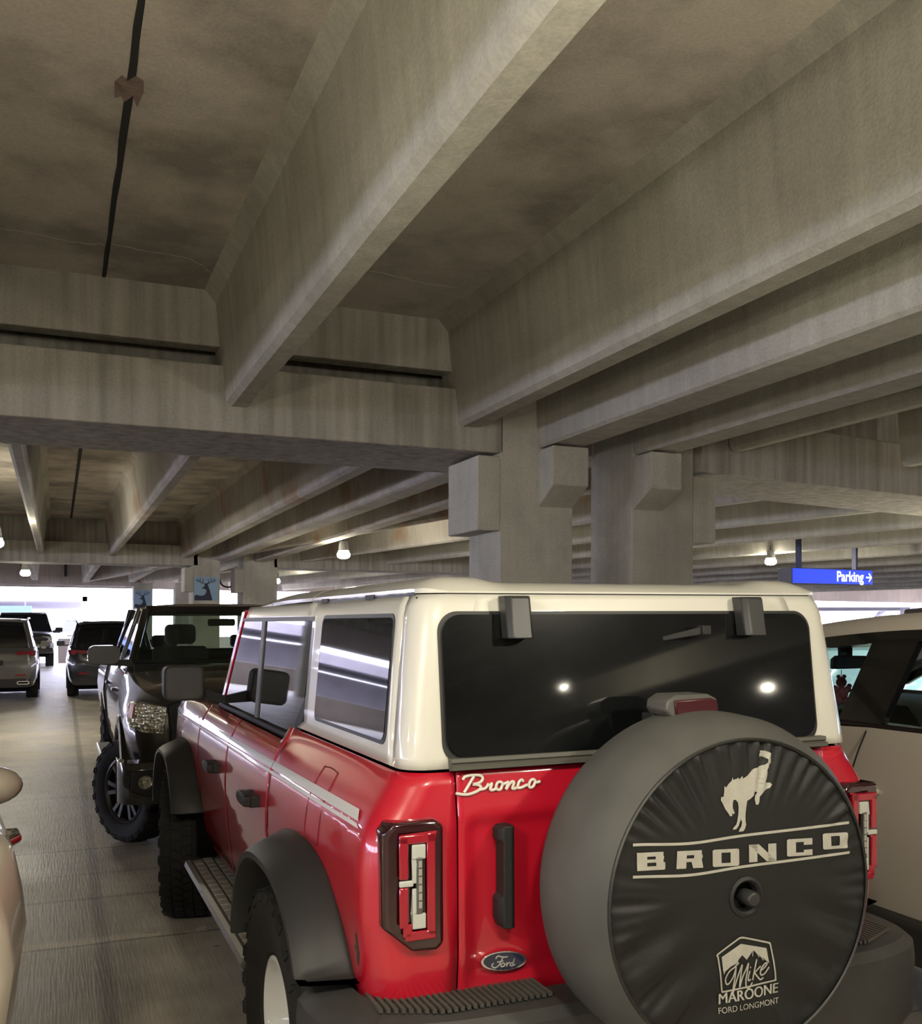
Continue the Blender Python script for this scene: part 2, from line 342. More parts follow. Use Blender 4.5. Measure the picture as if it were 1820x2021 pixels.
# deep beams on the column corbels, either side of the expansion joint
for x0, x1, zb in ((3.57, 3.885, 1.424), (4.46, 4.75, 1.432)):
    stem(x0, x1, -16, 7.2, zb=zb, taper=0.02, cham=0.02)
    stem(x0 - 0.03, x1 - 0.06, 7.84, 24.5, zb=1.5, taper=0.02, cham=0.02, m='rusty_beam_concrete')
for x0, x1 in ((5.44, 5.56), (7.40, 7.55), (9.3, 9.45)):
    stem(x0, x1, -16, 7.2, zb=1.53)
# skewed bay to the right of the joint
SK = radians(8.9); PIV = (5.2, 7.2, 0)
for i, p in enumerate((0.9, 3.0, 5.2, 7.6, 10.1, 12.7, 15.4, 18.1, 20.9, 23.7, 26.5, 29.5)):
    stem(5.2 + p, 5.33 + p, 8.15, 44, zb=1.53, ang=SK, piv=PIV, m='rusty_beam_concrete' if i in (0, 1) else 'beam_concrete')
# girders: inverted tee with ledges
def girder(x0, x1, y0, y1, zb, zl=1.84, zt=None, led=0.25, ang=0.0):
    zt = CEIL + 0.1 if zt is None else zt
    P = [(y0, zb), (y1, zb), (y1, zl), (y1 - led, zl), (y1 - led, zt), (y0 + led, zt), (y0 + led, zl), (y0, zl)]
    b = MB().prism(P, 'x', x0, x1)
    if ang: b.xf(Matrix.Translation(PIV) @ Matrix.Rotation(ang, 4, 'Z') @ Matrix.Translation(-Vector(PIV)))
    return SB(b, 'ceiling_girder', 'girder_concrete', smooth=0, bevel=0.012)
SB(MB().box(-31, 3.27, 7.2, 8.34, 1.36, 1.835), 'ceiling_girder', 'girder_concrete', smooth=0, bevel=0.012)
SB(MB().box(-31, 3.27, 7.85, 8.2, 1.82, CEIL + .1), 'ceiling_girder', 'girder_concrete', smooth=0)
SB(MB().box(-31, 3.27, 7.25, 7.42, 1.975, CEIL + .05), 'ceiling_diaphragm', 'girder_concrete', smooth=0, bevel=0.012)
girder(5.14, 40, 7.2, 8.3, 1.33, led=0.1, ang=SK)
girder(-31, 3.1, 24.3, 25.3, 1.37)
girder(4.9, 12, 24.3, 25.3, 1.37)
# columns with corbels
def column(x0, x1, y0, y1, zt=1.48):
    b = MB().box(x0, x1, y0, y1, -EYE - 0.2, zt)
    return SB(b, 'column', 'column_concrete', smooth=0, bevel=0.012)
column(3.24, 3.89, 7.2, 7.84, zt=CEIL); column(4.45, 5.06, 7.2, 7.9, zt=CEIL)
def corbel(x0, x1, y0, y1, z0, z1, cut=0.1, side='y'):
    if side == 'y': b = MB().prism([(y1, z0 - 0.05), (y0 + 0.0, z0 + cut), (y0, z1), (y1, z1)], 'x', x0, x1)
    else: b = MB().prism([(x0, z0), (x1, z0), (x1, z1), (x0, z1)], 'y', y0, y1)
    return SB(b, 'corbel', 'column_concrete', smooth=0, bevel=0.01)
corbel(3.57, 3.885, 6.93, 7.2, 1.0, 1.405); corbel(4.45, 4.74, 6.91, 7.2, 1.02, 1.415)
corbel(3.05, 3.24, 7.2, 7.84, 0.745, 1.335, side='x'); corbel(5.06, 5.29, 7.2, 7.84, 0.72, 1.29, side='x')
for x0, x1 in ((2.99, 3.61), (4.17, 4.99)):
    column(x0, x1, 24.3, 25.2, zt=CEIL); corbel(x0 - 0.2, x0, 24.3, 25.0, 0.75, 1.33, side='x')
for x0, x1, y in ((2.75, 3.45, 40.5), (4.3, 5.0, 40.5), (-9, -8.4, 40.5), (12, 12.7, 44.5), (36.6, 37.8, 43.5)):
    column(x0, x1, y, y + 0.8, zt=1.6)
# far edge of the deck: spandrel under the roof, parapet wall, bright open air between
SB(MB().box(-31, 3.2, 40.6, 40.9, 1.43, 2.5), 'wall_far', 'parapet_concrete', smooth=0)
for x in (-5.2, -3.0, -1.2, 0.3, 1.9):
    SB(MB().box(x - 0.05, x + 0.05, 40.45, 40.6, 1.75, 2.4), 'hanger_bracket', 'joint_dark', smooth=0)
SB(MB().box(-31, 52, 45.6, 45.9, 1.5, 2.6), 'wall_far', 'parapet_concrete', smooth=0)
struct(MB().box(0.05, 13, 46.6, 46.9, -0.3, 1.05).build('wall_far', 'parapet_concrete', smooth=0))
struct(MB().box(-40, -3.4, 46.6, 46.9, -0.3, 1.05).build('wall_far', 'parapet_concrete', smooth=0))
# side and rear edges, open above a low wall
struct(MB().box(-31.3, -31, -16, 46.6, 0, 1.05).build('wall_left', 'parapet_concrete', smooth=0))
struct(MB().box(-31.3, -31, -16, 46.6, 2.5, 5.4).build('wall_left', 'parapet_concrete', smooth=0))
struct(MB().box(-31, 52, -16.3, -16, 0, 4.3).build('wall_rear', 'parapet_concrete', smooth=0))
struct(MB().box(52, 52.3, -16, 46.6, 0, 1.05).build('wall_right', 'parapet_concrete', smooth=0))
struct(MB().box(52, 52.3, -16, 46.6, 2.4, 4.0).build('wall_right', 'parapet_concrete', smooth=0))
for y in (-8, 0, 8, 16, 24, 32):
    struct(MB().box(-31.2, -30.5, y, y + 0.7, 0, 4.2).build('column', 'column_concrete', smooth=0))
# neighbouring deck across the drive
mat('shade_concrete', (0.30, 0.28, 0.30), 0.9, noise=0.15, nscale=1)
struct(MB().box(-40, 1.6, 60, 95, 2.93, 3.6).build('neighbour_deck', 'shade_concrete', smooth=0))
struct(MB().box(30, 90, 58, 90, 2.6, 3.0).build('neighbour_deck', 'shade_concrete', smooth=0))
struct(MB().box(1.35, 2.0, 60, 60.7, 0, 3.2).build('column', 'column_concrete', smooth=0))
for x in (-9, 49.2, 50.4, 61.6): struct(MB().box(x, x + 1.5, 59, 60, 0, 2.7).build('column', 'shade_concrete', smooth=0))
struct(MB().add([(42, 58, 0.2), (42.8, 58, 0.2), (45.2, 58, 2.3), (44.2, 58, 2.3), (42, 59, 0.2), (42.8, 59, 0.2), (45.2, 59, 2.3), (44.2, 59, 2.3)], [(0, 1, 2, 3), (7, 6, 5, 4), (0, 4, 5, 1), (1, 5, 6, 2), (2, 6, 7, 3), (3, 7, 4, 0)]).xf(Matrix.Translation((14.2, 0, 0))).build('ramp_brace', 'shade_concrete', smooth=0))
struct(MB().box(-70, -9, 66, 66.3, 0, 2.45).build('reflection_blocker', 'shade_concrete', smooth=0))  # unseen wall added to cover a bright band reflected in the side windows
# stair flight seen between the far columns
struct(MB().prism([(0, 0)] + [q for i in range(9) for q in ((0.28 * i, 0.18 * (i + 1)), (0.28 * (i + 1), 0.18 * (i + 1)))] + [(2.52, 1.2), (0.6, 0)], 'y', 0, 1.2).xf(Matrix.Translation((6.6, 52, 1.3))).build('stair_flight', 'parapet_concrete', smooth=0))
# conduit looping under the second girder
SB(MB().tube(catmull([(3.62, 24.9, 1.3), (3.75, 24.9, 0.95), (4.0, 24.9, 0.92), (4.16, 24.9, 1.15)], 8), 0.02), 'conduit', 'trim_black')
# ------------------------------------------------------------------ lamps
mat('lamp_housing', (0.25, 0.25, 0.24), 0.5)
def lamp(x, y, z, label, power=1.0, top=4.0, k=1.0):
    """hanging luminaire: ballast can, short reflector, glowing drum refractor that throws light down, sideways and up"""
    t = thing('ceiling_lamp', label, 'lamp', (x, y, z), 0, 'hanging garage lamps')
    MB().lathe([(0.0, 0.24), (0.065, 0.24), (0.08, 0.21), (0.09, 0.10), (0.10, 0.07), (0.06, 0.07)], 'z', n=24).build('housing', 'lamp_housing', t)
    m = mat('lamp_lens_%d_%d' % (round(power * 100), round(k * 10)), (1, 1, 1), 0.5, emit=LAMP_COL, estr=LAMP_E * power / k ** 2)
    MB().lathe([(r * k, h if h > 0.05 else 0.085 - (0.085 - h) * k) for r, h in [(0, 0.085), (0.075, 0.085), (0.118, 0.01), (0.112, -0.04), (0.07, -0.07), (0, -0.078)]], 'z', n=20).build('lens', m, t)
    MB().cyl((0, 0, 0.23), (0, 0, top - z), 0.012).build('stem', 'trim_black', t)
    return t
# ================================================================== wheels
def tyre(parent, R, W, rin, name='tyre', tread=True, m='rubber', nb=52):
    """axis along x, outer face at -x"""
    h = W / 2; sh = R * 0.06
    prof = [(rin, -h * 0.72), (rin + 0.02, -h * 0.86), (R * 0.80, -h), (R * 0.90, -h * 0.99), (R - sh * 0.5, -h * 0.93), (R - 0.012, -h * 0.82), (R - 0.012, h * 0.82), (R - sh * 0.5, h * 0.93), (R * 0.90, h * 0.99), (R * 0.80, h), (rin + 0.02, h * 0.86), (rin, h * 0.72)]
    b = MB().lathe(prof, 'x', n=64, closed=True)
    if tread:
        rows = [(-0.93, -0.60, 0.0, 0), (-0.56, -0.20, 0.5, 1), (-0.16, 0.16, 0.1, -1), (0.20, 0.56, 0.6, 1), (0.60, 0.93, 0.0, 0)]
        for k in range(nb):
            for x0, x1, ph, skew in rows:
                a0 = 2 * pi * (k + ph) / nb; da = 2 * pi / nb * 0.80
                ex = 0.10 * h if (k % 2 == 0 and abs(x0 + x1) > 1) else 0
                xa, xb = x0 * h - (ex if x0 < -0.8 else 0), x1 * h + (ex if x1 > 0.8 else 0)
                sk = skew * da * 0.4
                def P(x, a, r): return (x, r * cos(a), r * sin(a))
                rl = R - 0.02; out = [R - (0.016 if (x < -0.8 * h or x > 0.8 * h) else 0) for x in (xa, xb)]
                A = [P(xa, a0 - sk, rl), P(xb, a0 + sk, rl), P(xb, a0 + da + sk * 0.3, rl), P(xa, a0 + da - sk * 0.3, rl)]
                Bq = [P(xa, a0 - sk, out[0]), P(xb, a0 + sk, out[1]), P(xb, a0 + da + sk * 0.3, out[1]), P(xa, a0 + da - sk * 0.3, out[0])]
                b.hexa(A, Bq)
        for sgn in (-1, 1):      # shoulder lugs
            for k in range(nb // 2):
                a0 = 2 * pi * k / (nb // 2); da = 2 * pi / nb * 1.05
                def P(x, a, r): return (sgn * x, r * cos(a), r * sin(a))
                b.hexa([P(h * 0.9, a0, R - 0.02), P(h * 0.9, a0 + da, R - 0.02), P(h * 0.97, a0 + da, R * 0.875), P(h * 0.97, a0, R * 0.875)],
                       [P(h * 0.985, a0, R - 0.022), P(h * 0.985, a0 + da, R - 0.022), P(h * 1.04, a0 + da, R * 0.885), P(h * 1.04, a0, R * 0.885)])
    return b.build(name, m, parent, smooth=30, weld=False)
def steel_rim(parent, rin, W, m, show=True):
    h = W / 2
    MB().lathe([(rin + 0.004, -h * 0.80), (rin - 0.012, -h * 0.82), (rin - 0.03, -h * 0.70), (rin - 0.05, -h * 0.35), (rin * 0.62, -h * 0.20), (rin * 0.52, -h * 0.36), (rin * 0.36, -h * 0.42), (rin * 0.33, -h * 0.30), (0, -h * 0.30)], 'x', n=48).build('rim', m, parent)
    for k in range(6 if show else 0):
        a = 2 * pi * k / 6; MB().cyl((-h * 0.40, rin * 0.22 * cos(a), rin * 0.22 * sin(a)), (-h * 0.25, rin * 0.22 * cos(a), rin * 0.22 * sin(a)), 0.012, n=8).build('lug_nut', 'chrome', parent)
    MB().lathe([(0.0, -h * 0.5), (rin * 0.14, -h * 0.48), (rin * 0.17, -h * 0.30)], 'x', n=20).build('hub_cap', 'trim_black', parent)
def spoke_rim(parent, rin, W, m, n=6, pair=True):
    h = W / 2
    MB().lathe([(rin + 0.004, -h * 0.80), (rin - 0.014, -h * 0.84), (rin - 0.03, -h * 0.70), (rin - 0.04, h * 0.5), (rin * 0.5, h * 0.5), (0, h * 0.5)], 'x', n=40).build('rim', m, parent)
    b = MB().cyl((-h * 0.62, 0, 0), (-h * 0.2, 0, 0), rin * 0.22, n=16)
    for k in range(n):
        for s in ((-0.10, 0.10) if pair else (0,)):
            a = 2 * pi * k / n; a1 = a + s * 1.9; a0 = a + s * 0.6; wd = 0.016
            def P(r, a_, t, x): return (x, r * cos(a_) - t * sin(a_), r * sin(a_) + t * cos(a_))
            b.hexa([P(rin * 0.15, a0, -wd, -h * 0.64), P(rin * 0.97, a1, -wd, -h * 0.76), P(rin * 0.97, a1, wd, -h * 0.76), P(rin * 0.15, a0, wd, -h * 0.64)],
                   [P(rin * 0.15, a0, -wd, -h * 0.4), P(rin * 0.97, a1, -wd, -h * 0.45), P(rin * 0.97, a1, wd, -h * 0.45), P(rin * 0.15, a0, wd, -h * 0.4)])
    b.build('spokes', m, parent)
def wheel(parent, x, y, R, W, rin, rim='white', side=-1, steer=0.0, tread=True, nb=52, m='rubber'):
    """x is the outer face of the tyre"""
    e = bpy.data.objects.new('wheel', None); COL.objects.link(e); e.parent = parent; e.empty_display_size = 0.1
    e.location = (x - side * W / 2, y, R)
    e.rotation_euler = (0, 0, steer + (pi if side > 0 else 0))
    tyre(e, R, W, rin, tread=tread, nb=nb, m=m)
    if rim == 'white': steel_rim(e, rin, W, 'rim_white', side < 0 and not steer)
    else: spoke_rim(e, rin, W, rim)
    return e
# ================================================================== the red SUV with the white hardtop
RS = thing('suv', 'red boxy SUV with white hardtop, seen from behind with covered spare wheel', 'suv', (1.61, 2.48, 0), radians(0.5))
WB = [(0.40, .80), (0.56, .825), (0.75, .855), (0.95, .872), (1.08, .870), (1.17, .858), (1.205, .842), (1.24, .822), (1.32, .768), (1.36, .757)]
YR = [(0.5, .06), (0.70, .015), (0.85, 0.0), (1.20, 0.0), (1.25, .008), (1.36, .02)]
def bw(z): return interp(WB, z)
def side_x(y, z):
    t = max(0.0, (y - 3.9) / 0.6); return bw(z) - 0.05 * t * t
RC = 0.10
def peri(s, z, off=0.0):
    W = bw(z); y0 = interp(YR, z)
    if s <= 1: x = lerp(.624, W - RC, s); return Vector((x, y0 - off, z))
    if s <= 2:
        a = (s - 1) * pi / 2; return Vector((W - RC + (RC + off) * sin(a), y0 + RC - (RC + off) * cos(a), z))
    y = y0 + RC + (s - 2); return Vector((side_x(y, z) + off, y, z))
def s_of(y): return 2 + y - RC
AXR, AXF, TR = 0.72, 3.66, 0.4445
def arch(y, c, zc=0.46, a=0.54, b=0.525, n=2.5):
    t = abs(y - c) / a
    return -9 if t >= 1 else zc + b * (1 - t ** n) ** (1 / n)
def zlow(y):
    z = 0.565
    if y < 0.2: z = lerp(0.70, 0.66, max(0, y) / 0.2)
    return max(z, arch(y, AXR), arch(y, AXF))
def side_panel(name, y0, y1, zl, zu, m, sgn, ny=40, nz=14, off=0.0, solid=0.012):
    b = MB(); ys = lin(y0, y1, ny)
    def f(y, t):
        a, u = zl(y), zu(y); z = lerp(a, max(u, a + 0.004), t); p = peri(s_of(y), z, off); return (sgn * p.x, p.y, p.z)
    b.grid(f, ys, lin(0, 1, nz)); return b.build(name, m, RS, smooth=25, solid=-solid if sgn > 0 else solid, fixn=False)
def seam(name, pts, m, r=0.004):
    return MB().tube(pts, r, 6).build(name, m, RS)
ZB = lambda y: 1.335
for sg in (-1, 1):
    # quarter panel with the tail lamp corner
    b = MB(); S = lin(0, 1, 4) + [1 + i / 8 for i in range(1, 8)] + [s_of(y) for y in lin(RC, 1.285, 34)]
    S2 = []
    for s in S:
        if s <= 2: S2.append((s, 0.70 - 0.02 * s, 1.335))
        else:
            y = s - 2 + RC; S2.append((s, zlow(y), 1.335 if y < 1.0 else 1.335))
    zt = lin(0, 1, 18)
    b.grid(lambda q, t: (lambda p: (sg * p.x, p.y, p.z))(peri(q[0], lerp(q[1], q[2], t))), S2, zt)
    q = b.build('quarter_panel', 'red_paint', RS, smooth=25, solid=-0.012 * sg, fixn=False)
    d = side_panel('rear_door', 1.290, 2.227, zlow, lambda y: 1.285 if y > 1.36 else 1.335, 'red_paint', sg)
    d2 = side_panel('front_door', 2.233, 3.13, zlow, lambda y: 1.285, 'red_paint', sg)
    side_panel('fender', 3.135, 4.42, zlow, lambda y: 1.285 - 0.03 * max(0, y - 3.4), 'red_paint', sg)
    # belt stripes
    for z0, z1 in ((1.196, 1.222), (1.180, 1.190)):
        def up(y, z0=z0, z1=z1): return z1 - 0.006 * y
        def lo(y, z0=z0, z1=z1): return (z0 if y > 0.22 else z0) - 0.006 * y
        b = MB(); e0 = 0.19 if z0 > 1.19 else 0.165
        b.grid(lambda y, t: (lambda p: (sg * p.x, p.y, p.z))(peri(s_of(y - (0.03 * (1 - t) if y < 0.25 else 0)), lerp(lo(y), up(y), t), 0.0025)), lin(e0, 1.285, 30), lin(0, 1, 3))
        b.grid(lambda y, t: (lambda p: (sg * p.x, p.y, p.z))(peri(s_of(y), lerp(lo(y), up(y), t), 0.0025)), lin(1.293, 2.225, 20), lin(0, 1, 3))
        b.grid(lambda y, t: (lambda p: (sg * p.x, p.y, p.z))(peri(s_of(y), lerp(lo(y), up(y), t), 0.0025)), lin(2.233, 3.13, 20), lin(0, 1, 3))
        b.grid(lambda y, t: (lambda p: (sg * p.x, p.y, p.z))(peri(s_of(y), lerp(lo(y), up(y), t), 0.0025)), lin(3.138, 4.3, 20), lin(0, 1, 3))
        b.build('belt_stripe', 'white_paint', RS, smooth=25)
    # handles
    for nm, y, par in (('door_handle', 1.50, d), ('door_handle', 2.45, d2)):
        x = side_x(y, 1.03); b = MB()
        hb = [(-0.09, 0.018), (-0.06, 0.024), (0.05, 0.024), (0.085, 0.02)]
        rings = [[(sg * (x + 0.045 + dx), y + yy, 1.045 + dz) for dx, dz in ((0.014, h), (0.018, 0), (0.014, -h), (-0.010, -h), (-0.012, h))] for yy, h in hb]
        b.loft(rings)
        b.box(min(sg * (x - 0.01), sg * (x + 0.04)), max(sg * (x - 0.01), sg * (x + 0.04)), y - 0.085, y - 0.05, 1.02, 1.065)
        b.box(min(sg * (x - 0.01), sg * (x + 0.05)), max(sg * (x - 0.01), sg * (x + 0.05)), y + 0.04, y + 0.085, 1.022, 1.065)
        b.build(nm, 'trim_black', par, bevel=0.004)
    # fuel flap outline on the left quarter
    if sg < 0:
        pts = [(0.52, 1.075), (0.52, 1.25), (0.545, 1.272), (0.66, 1.272), (0.685, 1.25), (0.685, 1.075), (0.66, 1.055), (0.545, 1.055)]
        loop = [(lambda p: (-p.x, p.y, p.z))(peri(s_of(y), z, 0.0005)) for y, z in [(a.x, a.y) for a in catmull([(p[0], p[1], 0) for p in pts], 5, True)]]
        seam('fuel_flap', loop + loop[:1], mat('panel_gap', (0.10, 0.002, 0.004), 0.6), 0.0022)
        # dark scuff by the wheel arch
        def sc(u, v): p = peri(s_of(0.115 + u), 0.86 + v, 0.001); return (-p.x, p.y, p.z)
        b = MB(); b.add([sc(*p) for p in ((0, .05), (.02, .03), (.014, .01), (.035, 0), (.016, -.012), (.02, -.035), (.004, -.05), (-.004, -.02), (-.012, -.01), (-.004, .012))], [tuple(range(10))])
        b.build('paint_scuff', mat('scuff', (0.05, 0.045, 0.03), 0.8), RS, smooth=0)
    # fender flares
    for cy, nm in ((AXR, 'rear_flare'), (AXF, 'front_flare')):
        rings = []; N = 44
        for i in range(N + 1):
            th = lerp(-0.02, pi + 0.02, i / N); n = 2.5
            c, s_ = cos(th), sin(th)
            uy, uz = (abs(c) ** (2 / n)) * (1 if c > 0 else -1), (max(0, s_) ** (2 / n))
            drop = 0.10 if s_ < 0.12 else 0
            def pt(a, bb, x, uy=uy, uz=uz): return (x, cy + a * uy, max(0.46 + bb * uz, 0.0))
            xb = lambda p: side_x(min(max(p[1], 0.05), 4.4), max(p[2], 0.5)) - 0.008
            A = pt(.62, .625, 0); I = pt(.52, .525, 0)
            zlift = 0.17 if False else 0
            ring = [pt(.590, .585, 0), pt(.595, .590, 0), pt(.565, .545, 0), pt(.550, .525, 0), pt(.525, .505, 0), pt(.515, .495, 0), pt(.52, .50, 0)]
            zc_ = .765 if nm == 'rear_flare' else .70
            if c < 0: ring = [(p[0], p[1], max(p[2], zc_)) for p in ring]
            else: ring = [(p[0], p[1], max(p[2], .60)) for p in ring]
            xs = [xb(ring[0]), xb(ring[0]) + 0.02, 0.985, 1.012, 1.012, 0.99, xb(ring[0])]
            rings.append([(sg * x, p[1], p[2] + (0.0)) for x, p in zip(xs, ring)])
        MB().loft(rings).build(nm, 'flare_black', RS, smooth=40)
        b = MB(); rr = []
        for i in range(25):
            th = pi * i / 24; c, s_ = cos(th), sin(th); n = 2.5
            uy, uz = (abs(c) ** (2 / n)) * (1 if c > 0 else -1), max(0, s_) ** (2 / n)
            rr.append([(sg * 0.60, cy + .545 * uy, .46 + .535 * uz), (sg * 0.88, cy + .545 * uy, .46 + .535 * uz)])
        b.loft(rr, closed=False, caps=False); b.build('wheel_liner', 'void_black', RS, solid=0.01)
    # running board
    P = [(-0.955, .47), (-0.96, .445), (-0.95, .42), (-0.80, .41), (-0.72, .44), (-0.72, .475)]
    poly = [(sg * -x, z) for x, z in P]
    rb = MB().prism(poly, 'y', 1.34, 3.02).build('running_board', 'step_dark', RS, bevel=0.006)
    MB().prism([(sg * .955, .470), (sg * .963, .447), (sg * .958, .444), (sg * .935, .477)], 'y', 1.34, 3.0).build('step_trim', 'step_edge', rb)
    b = MB()
    for k in range(17):
        for r_ in range(3):
            y = 1.42 + k * 0.09 + (0.045 if r_ % 2 else 0); x = 0.90 - r_ * 0.055
            b.box(min(sg * (x - .022), sg * (x + .022)), max(sg * (x - .022), sg * (x + .022)), y, y + 0.078, .474, .483)
    b.build('step_treads', mat('tread_grey', (0.27, 0.265, 0.25), 0.55), rb, bevel=0.003)
    # wheels
    wheel(RS, sg * 0.985, AXR, TR, 0.305, 0.213, 'white', side=sg)
    wheel(RS, sg * 0.985, AXF, TR, 0.305, 0.213, 'white', side=sg, steer=-0.20)
    # tail lamp: smoked bezel wrapping the corner, red C, pale reverse lens
    def lampface(x, z, off): # x measured from lamp outer edge inwards on the rear face
        return (sg * x, -off, z)
    out = [(0.835, 0.945), (0.835, 1.19), (0.815, 1.218), (0.695, 1.222), (0.672, 1.205), (0.672, 0.895), (0.69, 0.878), (0.76, 0.882)]
    out3 = [(a.x, a.y) for a in catmull([(p[0], p[1], 0) for p in out], 1, True)]
    # body of the lamp with its rounded outer flank
    rings = []
    for dy, gr in ((0.085, 0.0), (0.0, 0.0), (-0.024, 0.0), (-0.034, -0.010)):
        ring = []
        for x, z in out:
            cx, cz = 0.755, 1.05; k = 1 + (gr / 0.10)
            xx = cx + (x - cx) * k; zz = cz + (z - cz) * (1 + gr / 0.2)
            ring.append((sg * xx, dy + (0.02 if x > 0.83 and dy < 0.03 else 0), zz))
        rings.append(ring)
    tl = MB().loft(rings).build('tail_lamp', 'lamp_red_dark', RS, smooth=40, bevel=0.006)
    b = MB()
    def red(x0, x1, z0, z1, y0=-0.034, y1=-0.044): b.box(min(sg * x0, sg * x1), max(sg * x0, sg * x1), y1, y0, z0, z1)
    red(0.80, 0.775, 1.075, 1.185); red(0.80, 0.775, 0.95, 1.055); red(0.80, 0.70, 1.165, 1.19); red(0.725, 0.70, 0.925, 1.19); red(0.785, 0.70, 0.915, 0.94); red(0.79, 0.765, 0.925, 0.96)
    b.build('brake_lens', 'lamp_red', tl, bevel=0.004)
    b = MB(); red(0.765, 0.728, 1.125, 1.163); red(0.765, 0.752, 1.063, 1.125); red(0.765, 0.728, 0.945, 0.985); red(0.765, 0.752, 0.985, 1.05); red(0.80, 0.762, 1.056, 1.072)
    b.build('reverse_lens', 'lamp_white', tl, bevel=0.003)
    b = MB(); red(0.755, 0.738, 0.985, 1.13, -0.034, -0.047); bb = b.build('side_bar', 'lamp_smoke', tl, bevel=0.002)
    b = MB()
    for k in range(6): red(0.750, 0.741, 1.0 + k * 0.021, 1.017 + k * 0.021, -0.034, -0.049)
    b.build('marker_lens', mat('lens_grey', (0.3, 0.3, 0.27), 0.2, coat=1), tl)
    # recessed red strip between lamp and tailgate is the quarter panel itself
# dark body core behind the gaps
MB().box(-.70, .70, .04, 4.0, .95, 1.30).box(-.60, .60, .06, 4.3, .45, 1.0).box(-.80, .80, 1.36, 3.0, .58, 1.0).box(-.75, .75, .035, .13, .70, 1.2).build('body_core', 'void_black', RS, smooth=0)
MB().box(-.81, .81, 1.36, 3.0, .52, .575).build('rocker_panel', 'red_paint', RS, bevel=0.01)
# chassis, axles
b = MB().box(-.45, -.35, -.05, 4.3, .5, .62).box(.35, .45, -.05, 4.3, .5, .62).cyl((-.72, AXR, TR), (.72, AXR, TR), .05).cyl((-.72, AXF, TR), (.72, AXF, TR), .05)
b.build('chassis', 'trim_black', RS)
# hood, cowl and front end
b = MB()
b.grid(lambda x, y: (x, y, 1.262 - 0.03 * max(0, y - 3.4) + 0.02 * (1 - (x / .78) ** 2) - (0.10 * ((y - 4.3) / .12) ** 2 if y > 4.3 else 0)), lin(-.775, .775, 20), lin(3.12, 4.42, 24))
b.build('hood', 'red_paint', RS, solid=0.02)
MB().box(-.74, .74, 4.30, 4.46, .72, 1.2).build('grille', 'white_paint', RS, bevel=0.02)
MB().box(-.9, .9, 4.38, 4.58, .55, .75).build('front_bumper', 'trim_black', RS, bevel=0.03)
